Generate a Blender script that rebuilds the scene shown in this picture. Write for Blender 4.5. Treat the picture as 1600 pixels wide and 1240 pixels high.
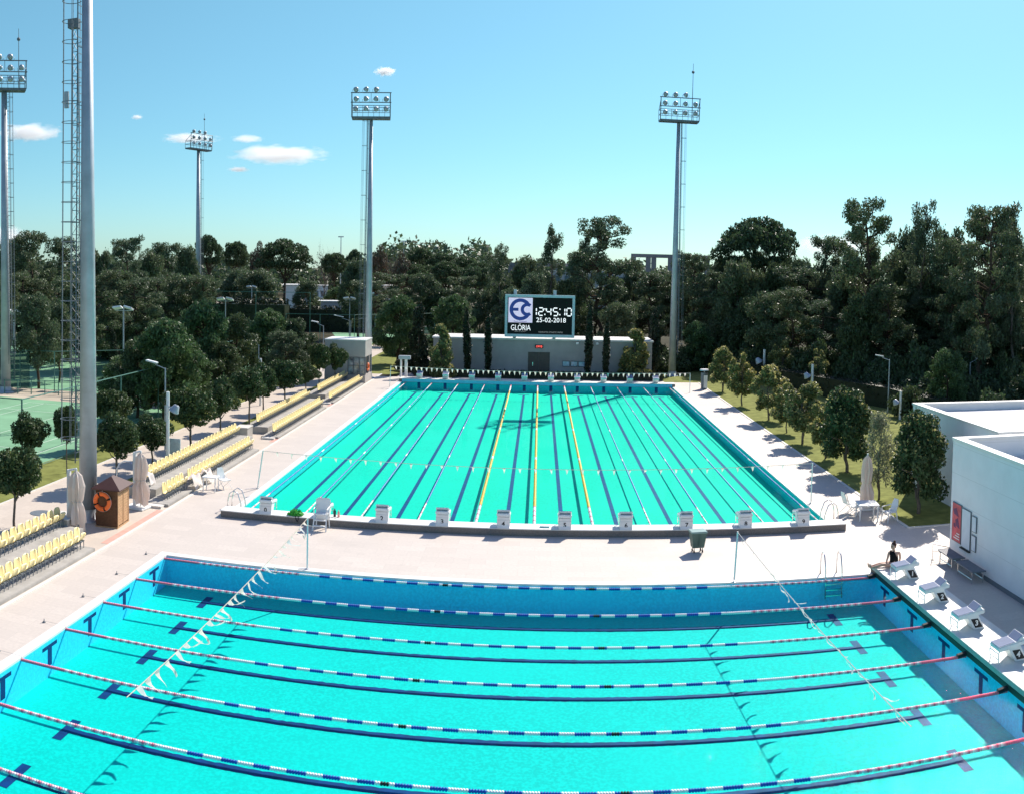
import bpy, bmesh, math, random
import numpy as np
from mathutils import Vector, Matrix
R = math.radians
rng = np.random.default_rng(7)
random.seed(7)
for o in list(bpy.data.objects):
    bpy.data.objects.remove(o)
SC = bpy.context.scene
COL = SC.collection

# ------------------------------------------------------------------ camera
# the photograph is a phone panorama (straight poolside ropes bow downward): a central-cylindrical lens
FOC, CY, YAW, PIT, ROL, CAMH = 1453.787, 483.711, -0.0297128, -0.0423748, -0.0195125, 10.76559
def dirv(u, v):
    th = (u - 800) / FOC
    x, y, z = math.sin(th), math.cos(th), (CY - v) / FOC
    c, s = math.cos(ROL), math.sin(ROL); x, z = c*x + s*z, -s*x + c*z
    c, s = math.cos(PIT), math.sin(PIT); y, z = c*y - s*z, s*y + c*z
    c, s = math.cos(YAW), math.sin(YAW); x, y = c*x + s*y, -s*x + c*y
    return x, y, z
def at(u, v, z=0.0):
    """the point at height z that the photograph (1600 x 1240) shows at pixel u, v"""
    x, y, d = dirv(u, v); t = (z - CAMH) / d
    return Vector((x*t, y*t, z))
def far(u, v, r):
    """the point r metres away (over the ground) at pixel u, v"""
    x, y, d = dirv(u, v); t = r / math.hypot(x, y)
    return Vector((x*t, y*t, CAMH + d*t))
cam = bpy.data.cameras.new("camera")
cam.type = 'PANO'
cam.panorama_type = 'CENTRAL_CYLINDRICAL'
cam.central_cylindrical_radius = 1.0
cam.central_cylindrical_range_u_min = -800 / FOC
cam.central_cylindrical_range_u_max = 800 / FOC
cam.central_cylindrical_range_v_min = -(1240 - CY) / FOC
cam.central_cylindrical_range_v_max = CY / FOC
cam.clip_start = 0.1
cam.clip_end = 20000
cam_o = bpy.data.objects.new("camera", cam); COL.objects.link(cam_o)
def rotm():
    c, s = math.cos(YAW), math.sin(YAW); A = Matrix(((c, -s, 0), (s, c, 0), (0, 0, 1)))
    c, s = math.cos(PIT), math.sin(PIT); B = Matrix(((1, 0, 0), (0, c, s), (0, -s, c)))
    c, s = math.cos(ROL), math.sin(ROL); D = Matrix(((c, 0, -s), (0, 1, 0), (s, 0, c)))
    return D @ B @ A
W = rotm()
right, fwd, up = Vector(W[0]), Vector(W[1]), Vector(W[2])
mw = Matrix((right, up, -fwd)).transposed().to_4x4()
mw.translation = (0, 0, CAMH)
cam_o.matrix_world = mw
SC.camera = cam_o

# ------------------------------------------------------------------ sky, sun, exposure
SUN_AZ, SUN_EL = R(29.5), R(41.8)
world = bpy.data.worlds.new("World"); SC.world = world; world.use_nodes = True
nt = world.node_tree
bg = nt.nodes['Background']
sky = nt.nodes.new('ShaderNodeTexSky'); sky.sky_type = 'NISHITA'; sky.sun_disc = False
sky.sun_elevation = SUN_EL; sky.sun_rotation = SUN_AZ
sky.air_density = 1.0; sky.dust_density = 0.3; sky.ozone_density = 2.0; sky.altitude = 50
# the low sky is the cyan of the photograph, overhead it stays a neutral blue
tint = nt.nodes.new('ShaderNodeMix'); tint.data_type = 'RGBA'; tint.blend_type = 'MULTIPLY'
tint.inputs['Factor'].default_value = 1.0
geo = nt.nodes.new('ShaderNodeTexCoord'); sep = nt.nodes.new('ShaderNodeSeparateXYZ'); nt.links.new(geo.outputs['Generated'], sep.inputs[0])
cr = nt.nodes.new('ShaderNodeValToRGB'); nt.links.new(sep.outputs['Z'], cr.inputs[0])
cr.color_ramp.elements[0].position = 0.0; cr.color_ramp.elements[0].color = (0.47, 0.69, 0.86, 1)
e = cr.color_ramp.elements.new(0.12); e.color = (0.50, 0.785, 0.815, 1)
e = cr.color_ramp.elements.new(0.30); e.color = (0.61, 0.93, 0.86, 1)
cr.color_ramp.elements[-1].position = 0.62; cr.color_ramp.elements[-1].color = (0.98, 0.92, 1.10, 1)
nt.links.new(cr.outputs['Color'], tint.inputs['B'])
nt.links.new(sky.outputs['Color'], tint.inputs['A'])
nt.links.new(tint.outputs['Result'], bg.inputs['Color'])
bg.inputs['Strength'].default_value = 0.10
sun = bpy.data.lights.new("sun", 'SUN'); sun.energy = 4.6; sun.angle = R(0.53); sun.color = (1.0, 0.93, 0.83)
sun_o = bpy.data.objects.new("sun", sun); COL.objects.link(sun_o)
sd = Vector((math.sin(SUN_AZ)*math.cos(SUN_EL), math.cos(SUN_AZ)*math.cos(SUN_EL), math.sin(SUN_EL)))
sun_o.rotation_euler = sd.to_track_quat('Z', 'Y').to_euler()
sun_o.location = sd * 60
SC.view_settings.view_transform = 'Standard'
SC.view_settings.look = 'None'
SC.view_settings.exposure = 0.62
SC.view_settings.gamma = 1.0
SC.view_settings.use_curve_mapping = False
SC.cycles.transparent_max_bounces = 24
SC.cycles.max_bounces = 12
SC.cycles.diffuse_bounces = 3
SC.cycles.glossy_bounces = 2
SC.cycles.volume_bounces = 10
SC.cycles.caustics_reflective = False
SC.cycles.caustics_refractive = False

# ------------------------------------------------------------------ materials
def _new(name):
    m = bpy.data.materials.new(name); m.use_nodes = True
    return m, m.node_tree, m.node_tree.nodes['Principled BSDF']
def noise(t, scale, detail=4, coord='Object', rough=0.6):
    tc = t.nodes.new('ShaderNodeTexCoord'); n = t.nodes.new('ShaderNodeTexNoise')
    n.inputs['Scale'].default_value = scale; n.inputs['Detail'].default_value = detail; n.inputs['Roughness'].default_value = rough
    t.links.new(tc.outputs[coord], n.inputs['Vector'])
    return n
def mixc(t, fac, a, b, blend='MIX'):
    m = t.nodes.new('ShaderNodeMix'); m.data_type = 'RGBA'; m.blend_type = blend
    for s, val in (('Factor', fac), ('A', a), ('B', b)):
        if hasattr(val, 'links') or hasattr(val, 'is_linked'): t.links.new(val, m.inputs[s])
        elif s == 'Factor': m.inputs[s].default_value = val
        else: m.inputs[s].default_value = (*val[:3], 1)
    return m.outputs['Result']
def ramp(t, src, a, b):
    r = t.nodes.new('ShaderNodeMapRange'); r.inputs[1].default_value = a; r.inputs[2].default_value = b
    t.links.new(src, r.inputs[0]); return r.outputs[0]
def M(name, col, rough=0.6, spec=0.3, var=0.12, scale=3.0, metal=0.0, bump=0.0, bscale=40):
    m, t, p = _new(name)
    n = noise(t, scale)
    c = mixc(t, ramp(t, n.outputs[0], 0.3, 0.7), [x*(1-var) for x in col], [min(1, x*(1+var)) for x in col])
    t.links.new(c, p.inputs['Base Color'])
    p.inputs['Roughness'].default_value = rough; p.inputs['Specular IOR Level'].default_value = spec; p.inputs['Metallic'].default_value = metal
    if bump:
        b = t.nodes.new('ShaderNodeBump'); b.inputs['Strength'].default_value = bump
        t.links.new(noise(t, bscale).outputs[0], b.inputs['Height']); t.links.new(b.outputs[0], p.inputs['Normal'])
    return m
def emit(name, col, s=1.0):
    m, t, p = _new(name)
    p.inputs['Base Color'].default_value = (*col, 1); p.inputs['Emission Color'].default_value = (*col, 1); p.inputs['Emission Strength'].default_value = s
    p.inputs['Roughness'].default_value = 0.4
    return m
def paving(name, col, bw, bh, var=0.06, stain=0.22, joint=0.78, rough=0.55, spec=0.35):
    m, t, p = _new(name)
    tc = t.nodes.new('ShaderNodeTexCoord')
    b = t.nodes.new('ShaderNodeTexBrick'); b.offset = 0.5
    b.inputs['Scale'].default_value = 1.0; b.inputs['Brick Width'].default_value = bw; b.inputs['Row Height'].default_value = bh
    b.inputs['Mortar Size'].default_value = 0.006; b.inputs['Mortar Smooth'].default_value = 0.1
    b.inputs['Color1'].default_value = (*[x*(1+var) for x in col], 1); b.inputs['Color2'].default_value = (*[x*(1-var) for x in col], 1)
    b.inputs['Mortar'].default_value = (*[x*joint for x in col], 1)
    t.links.new(tc.outputs['Object'], b.inputs['Vector'])
    n = noise(t, 0.16, 6, rough=0.65); f = ramp(t, n.outputs[0], 0.56, 0.74)
    c = mixc(t, f, b.outputs['Color'], [x*(1-stain) for x in col])
    n2 = noise(t, 9, 5); c = mixc(t, ramp(t, n2.outputs[0], 0.3, 0.8), c, [x*0.86 for x in col])
    n3 = noise(t, 1.1, 5); c = mixc(t, ramp(t, n3.outputs[0], 0.62, 0.9), c, [x*0.72 for x in col])
    t.links.new(c, p.inputs['Base Color'])
    p.inputs['Roughness'].default_value = rough; p.inputs['Specular IOR Level'].default_value = spec
    return m
def leafmat(name, col, tip=None, transl=0.12, rough=0.5, spec=0.35, var=0.35):
    m, t, p = _new(name)
    oi = t.nodes.new('ShaderNodeObjectInfo'); geo = t.nodes.new('ShaderNodeNewGeometry')
    lo = [x*(1-var) for x in col]; hi = [x*(1+var) for x in col]
    c = mixc(t, geo.outputs['Random Per Island'], lo, hi)
    c = mixc(t, ramp(t, oi.outputs['Random'], 0.0, 2.6), c, [col[0]*1.5, col[1]*1.15, col[2]*0.8])
    t.links.new(c, p.inputs['Base Color'])
    p.inputs['Roughness'].default_value = rough; p.inputs['Specular IOR Level'].default_value = spec
    tr = t.nodes.new('ShaderNodeBsdfTranslucent'); t.links.new(c, tr.inputs['Color'])
    ms = t.nodes.new('ShaderNodeMixShader'); ms.inputs[0].default_value = transl
    t.links.new(p.outputs[0], ms.inputs[1]); t.links.new(tr.outputs[0], ms.inputs[2])
    t.links.new(ms.outputs[0], t.nodes['Material Output'].inputs['Surface'])
    return m
def watermat(name, tintc, refl, rs, bs, st):
    """a thin clear sheet: lets sun and sight through with a slight tint, mirrors the sky by Fresnel"""
    m, t, p = _new(name); t.nodes.remove(p)
    tr = t.nodes.new('ShaderNodeBsdfTransparent'); tr.inputs['Color'].default_value = (*tintc, 1)
    gl = t.nodes.new('ShaderNodeBsdfGlossy'); gl.inputs['Roughness'].default_value = rs
    fr = t.nodes.new('ShaderNodeFresnel'); fr.inputs['IOR'].default_value = 1.33
    mu = t.nodes.new('ShaderNodeMath'); mu.operation = 'MULTIPLY'; mu.inputs[1].default_value = refl
    b = t.nodes.new('ShaderNodeBump'); b.inputs['Strength'].default_value = st; b.inputs['Distance'].default_value = 0.05
    n = noise(t, bs, 3); t.links.new(n.outputs[0], b.inputs['Height'])
    t.links.new(b.outputs[0], gl.inputs['Normal'])
    t.links.new(fr.outputs[0], mu.inputs[0])
    ms = t.nodes.new('ShaderNodeMixShader'); t.links.new(mu.outputs[0], ms.inputs[0])
    t.links.new(tr.outputs[0], ms.inputs[1]); t.links.new(gl.outputs[0], ms.inputs[2])
    t.links.new(ms.outputs[0], t.nodes['Material Output'].inputs['Surface'])
    return m

m_deck = paving("deck_stone", (0.62, 0.548, 0.482), 1.2, 0.6)
m_path = paving("path_stone", (0.62, 0.53, 0.44), 0.6, 0.6)
m_kerb = M("kerb_stone", (0.66, 0.63, 0.58), 0.6, 0.3, 0.06)
m_redtile = M("red_clay_tile", (0.62, 0.36, 0.29), 0.7, 0.2)
m_coping = M("coping_stone", (0.74, 0.72, 0.68), 0.5, 0.4, 0.05)
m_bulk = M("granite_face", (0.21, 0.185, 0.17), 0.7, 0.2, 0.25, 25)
m_grass = M("lawn_grass", (0.20, 0.215, 0.065), 0.9, 0.05, 0.3, 1.5, bump=0.5, bscale=60)
m_soil = M("woodland_floor", (0.06, 0.055, 0.035), 0.95, 0.05, 0.45, 0.5)
m_court = M("court_green", (0.19, 0.37, 0.22), 0.8, 0.15, 0.16, 0.35)
m_sand = M("dry_ground", (0.46, 0.40, 0.31), 0.9, 0.05, 0.2, 0.3)
m_line = M("line_white", (0.50, 0.62, 0.50), 0.7, 0.1, 0.05)
m_white = M("white_plastic", (0.80, 0.80, 0.79), 0.4, 0.4, 0.03)
m_paint = M("white_render", (0.74, 0.75, 0.76), 0.75, 0.15, 0.05, 0.8)
m_roof = M("roof_screed", (0.72, 0.71, 0.69), 0.8, 0.1, 0.06)
m_wallg = M("grey_render", (0.42, 0.39, 0.365), 0.85, 0.1, 0.10, 0.9, bump=0.15)
m_conc = M("concrete", (0.40, 0.38, 0.35), 0.85, 0.1, 0.15, 2)
m_steel = M("galvanised_steel", (0.42, 0.46, 0.50), 0.5, 0.4, 0.14, 1.2, metal=0.35)
m_dsteel = M("dark_steel", (0.16, 0.18, 0.20), 0.5, 0.4, 0.1)
m_chrome = M("stainless_steel", (0.72, 0.72, 0.72), 0.18, 0.5, 0.03, metal=1.0)
m_black = M("black_plastic", (0.02, 0.02, 0.022), 0.5, 0.3)
m_yellow = M("yellow_plastic", (0.82, 0.68, 0.34), 0.42, 0.4, 0.06)
m_pad = M("blue_grey_pad", (0.16, 0.20, 0.31), 0.7, 0.2, 0.1)
m_red = M("red_float", (0.72, 0.17, 0.26), 0.4, 0.4)
m_pink = M("white_float", (0.82, 0.78, 0.78), 0.4, 0.4, 0.03)
m_rose = M("rose_float", (0.78, 0.46, 0.52), 0.4, 0.4)
m_blue2 = M("pale_blue_float", (0.05, 0.22, 0.52), 0.4, 0.4)
m_blue = M("blue_float", (0.01, 0.07, 0.42), 0.4, 0.4)
m_ropey = M("yellow_float", (0.80, 0.50, 0.04), 0.4, 0.4)
m_cord = leafmat("white_cord", (0.70, 0.69, 0.68), transl=.45, var=.03, rough=.8, spec=.1)
m_glass = M("window_glass", (0.10, 0.16, 0.19), 0.06, 0.7, 0.2, 0.7)
m_wood = M("brown_boards", (0.13, 0.065, 0.035), 0.7, 0.2, 0.25, 12)
m_woodl = M("light_boards", (0.50, 0.31, 0.17), 0.7, 0.2, 0.2, 14)
m_brownroof = M("brown_sheet_roof", (0.085, 0.040, 0.035), 0.5, 0.3)
m_orange = M("orange_buoy", (0.85, 0.16, 0.03), 0.5, 0.4)
m_canvas = leafmat("white_canvas", (0.74, 0.70, 0.69), transl=.25, var=.08, rough=.9, spec=.1)
m_brown_door = M("brown_door_paint", (0.10, 0.085, 0.07), 0.5, 0.3)
m_bark = M("pine_bark", (0.085, 0.06, 0.045), 0.95, 0.05, 0.4, 6)
m_barkg = M("grey_bark", (0.16, 0.135, 0.115), 0.95, 0.05, 0.3, 6)
m_hedge = leafmat("hedge_leaf", (0.020, 0.030, 0.014))
m_tree = leafmat("ficus_leaf", (0.050, 0.090, 0.034), transl=.25, spec=0.3, rough=0.5)
m_lawn_leaf = leafmat("lawn_tree_leaf", (0.125, 0.160, 0.062), transl=.36, spec=0.45)
m_tip = leafmat("yellow_young_leaf", (0.44, 0.41, 0.16), transl=0.4)
m_olive = leafmat("olive_leaf", (0.19, 0.22, 0.15), transl=.3, spec=0.4)
m_pine = leafmat("pine_needle", (0.062, 0.098, 0.046), transl=.3)
m_pine2 = leafmat("bright_pine_needle", (0.078, 0.142, 0.056), transl=.32)
m_aleppo = leafmat("grey_pine_needle", (0.100, 0.140, 0.078), transl=.3)
m_brownleaf = leafmat("brown_dry_leaf", (0.13, 0.095, 0.065))
m_cyp = leafmat("cypress_leaf", (0.022, 0.034, 0.017))
m_skin = M("skin", (0.52, 0.32, 0.24), 0.5, 0.3, 0.05)
m_hair = M("auburn_hair", (0.09, 0.03, 0.018), 0.5, 0.4, 0.2, 30)
m_cloth = M("black_cloth", (0.012, 0.013, 0.013), 0.85, 0.1)

# ------------------------------------------------------------------ mesh helpers
class MB:
    def __init__(s): s.v = []; s.f = []; s.m = []
    def add(s, vs, fs, mi=0, T=None):
        k = len(s.v)
        s.v += [tuple(T @ Vector(p)) for p in vs] if T is not None else [tuple(p) for p in vs]
        s.f += [tuple(i + k for i in f) for f in fs]; s.m += [mi]*len(fs)
        return s
    def box(s, a, b, mi=0, T=None):
        x0, y0, z0 = a; x1, y1, z1 = b
        vs = [(x0,y0,z0),(x1,y0,z0),(x1,y1,z0),(x0,y1,z0),(x0,y0,z1),(x1,y0,z1),(x1,y1,z1),(x0,y1,z1)]
        return s.add(vs, [(3,2,1,0),(4,5,6,7),(0,1,5,4),(1,2,6,5),(2,3,7,6),(3,0,4,7)], mi, T)
    def bbox(s, a, b, bev=0.01, mi=0, T=None):
        bm = bmesh.new(); bmesh.ops.create_cube(bm, size=1)
        for v in bm.verts:
            v.co = Vector([(a[i]+b[i])/2 + v.co[i]*(b[i]-a[i]) for i in range(3)])
        bmesh.ops.bevel(bm, geom=list(bm.edges), offset=bev, segments=2, affect='EDGES')
        return s.bm(bm, mi, T)
    def bm(s, bm, mi=0, T=None):
        bm.verts.index_update()
        s.add([v.co.copy() for v in bm.verts], [[v.index for v in f.verts] for f in bm.faces], mi, T); bm.free(); return s
    def quad(s, pts, mi=0): return s.add(pts, [tuple(range(len(pts)))], mi)
    def prism(s, poly, z0, z1, mi=0, T=None):
        n = len(poly)
        vs = [(x, y, z0) for x, y in poly] + [(x, y, z1) for x, y in poly]
        fs = [tuple(range(n-1, -1, -1)), tuple(range(n, 2*n))] + [(i, (i+1) % n, n+(i+1) % n, n+i) for i in range(n)]
        return s.add(vs, fs, mi, T)
    def tube(s, pts, r, n=8, mi=0, cap=True, T=None):
        pts = [Vector(p) for p in pts]; k = len(pts)
        rs = [r]*k if isinstance(r, (int, float)) else r
        vs, fs = [], []; ref = None
        for i, p in enumerate(pts):
            d = (pts[min(i+1, k-1)] - pts[max(i-1, 0)])
            d = d.normalized() if d.length > 1e-9 else Vector((0, 0, 1))
            if ref is None: ref = d.orthogonal().normalized()
            ref = (ref - d*ref.dot(d)); ref = ref.normalized() if ref.length > 1e-6 else d.orthogonal().normalized()
            w = d.cross(ref)
            vs += [p + (ref*math.cos(2*math.pi*j/n) + w*math.sin(2*math.pi*j/n))*rs[i] for j in range(n)]
        for i in range(k-1):
            fs += [(i*n+j, i*n+(j+1) % n, (i+1)*n+(j+1) % n, (i+1)*n+j) for j in range(n)]
        if cap: fs += [tuple(range(n-1, -1, -1)), tuple((k-1)*n+j for j in range(n))]
        return s.add(vs, fs, mi, T)
    def lathe(s, prof, n=16, mi=0, T=None, fold=0.0, nf=6):
        vs, fs = [], []; k = len(prof)
        for r, z in prof:
            for j in range(n):
                a = 2*math.pi*j/n; rr = r*(1 + fold*math.cos(nf*a))
                vs.append((rr*math.cos(a), rr*math.sin(a), z))
        for i in range(k-1):
            fs += [(i*n+j, i*n+(j+1) % n, (i+1)*n+(j+1) % n, (i+1)*n+j) for j in range(n)]
        return s.add(vs, fs, mi, T)
    def torus(s, Rr, r, n=24, k=10, mi=0, T=None, seg=None):
        vs, fs = [], []
        for i in range(n):
            a = 2*math.pi*i/n
            for j in range(k):
                b = 2*math.pi*j/k
                vs.append(((Rr + r*math.cos(b))*math.cos(a), (Rr + r*math.cos(b))*math.sin(a), r*math.sin(b)))
        for i in range(n):
            for j in range(k):
                fs.append((i*k+j, ((i+1) % n)*k+j, ((i+1) % n)*k+(j+1) % k, i*k+(j+1) % k))
        s.add(vs, fs, mi, T)
        if seg:
            for i in range(n):
                if seg(i): s.m[-n*k+i*k:len(s.m)-n*k+(i+1)*k] = [1]*k
        return s
    def ball(s, c, r, seg=12, ring=8, mi=0, T=None):
        rx, ry, rz = (r, r, r) if isinstance(r, (int, float)) else r
        prof = [(math.sin(math.pi*i/ring), -math.cos(math.pi*i/ring)) for i in range(ring+1)]
        A = Matrix.Translation(c) @ Matrix.Diagonal((rx, ry, rz, 1))
        return s.lathe([(max(a, 1e-4), b) for a, b in prof], seg, mi, (T @ A) if T is not None else A)
    def mesh(s, name, mats, smooth=False):
        me = bpy.data.meshes.new(name); me.from_pydata([tuple(v) for v in s.v], [], s.f)
        for m in (mats if isinstance(mats, (list, tuple)) else [mats]): me.materials.append(m)
        me.polygons.foreach_set('material_index', s.m)
        if smooth: me.polygons.foreach_set('use_smooth', [True]*len(me.polygons))
        me.update(); return me
def obj(name, mb, mats, parent=None, smooth=False, loc=None, rotz=0):
    me = mb if isinstance(mb, bpy.types.Mesh) else mb.mesh(name, mats, smooth)
    o = bpy.data.objects.new(name, me); COL.objects.link(o)
    if parent is not None: o.parent = parent
    if loc is not None: o.location = loc
    if rotz: o.rotation_euler = (0, 0, rotz)
    return o
def tag(o, label, cat, group=None):
    o['label'] = label; o['category'] = cat
    if group: o['group'] = group
    return o
def thing(name, label, cat, loc=(0, 0, 0), rotz=0, group=None):
    o = bpy.data.objects.new(name, None); COL.objects.link(o)
    o.empty_display_size = 0.2; o.location = loc; o.rotation_euler = (0, 0, rotz)
    return tag(o, label, cat, group)
def struct(name, mb, mats, kind='structure'):
    o = obj(name, mb, mats); o['kind'] = kind; return o
def dup(root, label=None, group=None, loc=None, rotz=None, scale=None):
    """a thing again, with copies of its parts and sub-parts (mesh data shared)"""
    r = root.copy(); COL.objects.link(r)
    def kids(src, dst):
        for ch in src.children:
            c = ch.copy(); COL.objects.link(c); c.parent = dst; kids(ch, c)
    kids(root, r)
    if label: r['label'] = label
    if group: r['group'] = group
    if loc is not None: r.location = loc
    if rotz is not None: r.rotation_euler = (0, 0, rotz)
    if scale is not None: r.scale = scale
    return r
TX = lambda x=0, y=0, z=0: Matrix.Translation((x, y, z))
RX = lambda a: Matrix.Rotation(a, 4, 'X')
RY = lambda a: Matrix.Rotation(a, 4, 'Y')
RZ = lambda a: Matrix.Rotation(a, 4, 'Z')
_txt = {}
def text_mesh(body, size=1.0, extrude=0.004, bold=0.0, space=1.0):
    """lettering as a mesh lying in XY, centred on its origin"""
    key = (body, size, extrude, bold, space)
    if key in _txt: return _txt[key]
    c = bpy.data.curves.new("lettering", 'FONT'); c.body = body; c.size = size; c.extrude = extrude; c.offset = bold
    c.align_x = 'CENTER'; c.align_y = 'CENTER'; c.space_character = space; c.resolution_u = 3
    o = bpy.data.objects.new("lettering", c); COL.objects.link(o)
    me = bpy.data.meshes.new_from_object(o.evaluated_get(bpy.context.evaluated_depsgraph_get()))
    bpy.data.objects.remove(o); bpy.data.curves.remove(c)
    _txt[key] = me; return me
def text(name, body, size, mat, parent, M4, **k):
    src = text_mesh(body, size, **k); me = src.copy(); me.materials.clear(); me.materials.append(mat)
    o = bpy.data.objects.new(name, me); COL.objects.link(o); o.parent = parent; o.matrix_local = M4
    return o
# a plane whose text faces -Y (towards the camera): x stays right, y goes up
FACE = RX(R(90))

# ------------------------------------------------------------------ the setting
FP = dict(x0=-12.92, x1=12.72, y0=38.15, y1=87.3)      # far pool (water)
NP = dict(x0=-13.36, x1=12.2, y0=9.0, y1=31.57)        # near pool
FZ, NZ = -0.70, -1.12                                  # pool floors
WZ = -0.09                                             # water level
def holes(mb, xs, ys, z, skip, mi=0):
    for i in range(len(xs)-1):
        for j in range(len(ys)-1):
            if not skip((xs[i]+xs[i+1])/2, (ys[j]+ys[j+1])/2):
                mb.quad([(xs[i],ys[j],z),(xs[i+1],ys[j],z),(xs[i+1],ys[j+1],z),(xs[i],ys[j+1],z)], mi)
inpool = lambda x, y: (FP['x0'] < x < FP['x1'] and FP['y0'] < y < FP['y1']) or (NP['x0'] < x < NP['x1'] and NP['y0'] < y < NP['y1'])
g = MB(); holes(g, [-4000, -30, NP['x0']-.5, 14, 60, 4000], [-60, 8, 91, 400, 9000], -0.06, lambda x, y: -30 < x < 14 and 8 < y < 91)
struct("ground", g, m_soil)
g = MB(); holes(g, [-15.8, NP['x0'], FP['x0'], NP['x1'], FP['x1'], 15.95], [2, NP['y0'], NP['y1'], FP['y0'], FP['y1'], 91.0], 0.0, inpool)
holes(g, [15.95, 40], [2, 37.2], 0.0, lambda x, y: False)
struct("pool_deck", g, m_deck)
# a strip of deck by the stands, with its clay-tile band
g = MB(); holes(g, [-20.0, -15.8], [2, 93], -0.004, lambda x, y: False); struct("stand_apron", g, m_path)
g = MB()
for y0, y1 in ((31.9, 37.4), (54.6, 56.0), (70.2, 71.5)): g.quad([(-16.3,y0,.002),(-15.85,y0,.002),(-15.85,y1,.002),(-16.3,y1,.002)])
for y0, y1 in ((31.9, 37.4),): g.quad([(-20.0,y0-1,.002),(-19.6,y0-1,.002),(-19.6,y1-2,.002),(-20.0,y1-2,.002)])
struct("clay_tile_band", g, m_redtile)
g = MB(); holes(g, [-22.9, -20.0], [2, 130], -0.01, lambda x, y: False); struct("promenade", g, m_path)
g = MB()
g.quad([(-25.2,2,-.02),(-22.9,2,-.02),(-22.9,130,-.02),(-25.2,130,-.02)])
g.quad([(-20.0,38.6,.003),(-18.75,38.6,.003),(-18.75,92.9,.003),(-20.0,92.9,.003)])
g.quad([(15.95,37.2,.0),(30.5,37.2,.0),(30.5,91,.0),(15.95,91,.0)])
g.quad([(-31,8,-.022),(-25.2,8,-.022),(-25.2,41.2,-.022),(-31,41.2,-.022)]); g.quad([(-25.9,41.2,-.022),(-25.2,41.2,-.022),(-25.2,60,-.022),(-25.9,60,-.022)])
g.quad([(-20,93,-.02),(-14,93,-.02),(-14,120,-.02),(-20,120,-.02)]); g.quad([(12.5,91,-.02),(40,91,-.02),(24,112,-.02),(12.5,112,-.02)])
struct("lawn", g, m_grass)
g = MB(); g.quad([(-14,91,-.025),(12.5,91,-.025),(12.5,112,-.025),(-14,112,-.025)]); struct("back_terrace", g, m_deck)
g = MB()
g.box((15.83,37.08,-.02),(15.98,91,.035)); g.box((15.98,37.06,-.02),(30,37.2,.035))
g.box((-15.95,2,-.02),(-15.8,93,.03)); g.box((-23.0,2,-.04),(-22.9,130,.03))
struct("kerb_line", g, m_kerb)
g = MB()
def frame(mb, d, w, z0, z1, sides='LRBF'):
    if 'L' in sides: mb.box((d['x0']-w, d['y0'], z0), (d['x0'], d['y1'], z1))
    if 'R' in sides: mb.box((d['x1'], d['y0'], z0), (d['x1']+w, d['y1'], z1))
    if 'B' in sides: mb.box((d['x0']-w, d['y1'], z0), (d['x1']+w, d['y1']+w, z1))
    if 'F' in sides: mb.box((d['x0']-w, d['y0']-w, z0), (d['x1']+w, d['y0'], z1))
frame(g, NP, 0.34, -0.05, 0.012, 'LBF'); frame(g, FP, 0.34, -0.05, 0.012, 'LR')
struct("pool_coping", g, m_coping)
# basins: tiled walls and floors
def tilemat(name, col):
    m, t, p = _new(name)
    tc = t.nodes.new('ShaderNodeTexCoord')
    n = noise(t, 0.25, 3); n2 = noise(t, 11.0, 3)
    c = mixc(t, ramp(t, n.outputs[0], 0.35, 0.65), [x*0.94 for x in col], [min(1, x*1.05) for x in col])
    c = mixc(t, ramp(t, n2.outputs[0], 0.42, 0.60), c, [min(1, x*1.16) for x in col])  # fine speckle: ripple and caustic light painted into the tile colour
    t.links.new(c, p.inputs['Base Color']); p.inputs['Roughness'].default_value = 0.7; p.inputs['Specular IOR Level'].default_value = 0.1
    return m
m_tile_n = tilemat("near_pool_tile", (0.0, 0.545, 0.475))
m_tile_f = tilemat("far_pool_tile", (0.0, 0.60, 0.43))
m_dark = M("dark_blue_tile", (0.004, 0.035, 0.16), 0.6, 0.2, 0.3, 3)
m_dark2 = M("lane_blue_tile", (0.0, 0.05, 0.20), 0.6, 0.2, 0.3, 3)
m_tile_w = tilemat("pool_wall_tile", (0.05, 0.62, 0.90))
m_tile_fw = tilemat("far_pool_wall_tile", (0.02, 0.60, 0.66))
def basin(name, d, fz, mat, wall):
    x0, x1, y0, y1 = d['x0'], d['x1'], d['y0'], d['y1']; b = MB()
    b.quad([(x0,y0,fz),(x1,y0,fz),(x1,y1,fz),(x0,y1,fz)])
    P = [(x0,y0),(x1,y0),(x1,y1),(x0,y1)]
    for i in range(4):
        a, c = P[i], P[(i+1) % 4]; b.quad([(*c,fz),(*a,fz),(*a,-.05),(*c,-.05)], 1)
    return struct(name, b, [mat, wall])
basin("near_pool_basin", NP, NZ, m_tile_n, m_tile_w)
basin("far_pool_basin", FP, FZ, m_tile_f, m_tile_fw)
NL = [31.35-2.5*k for k in range(9)]                   # near rope lines
FX = [-11.295+2.5*i for i in range(10)]                # far lane centres
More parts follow.
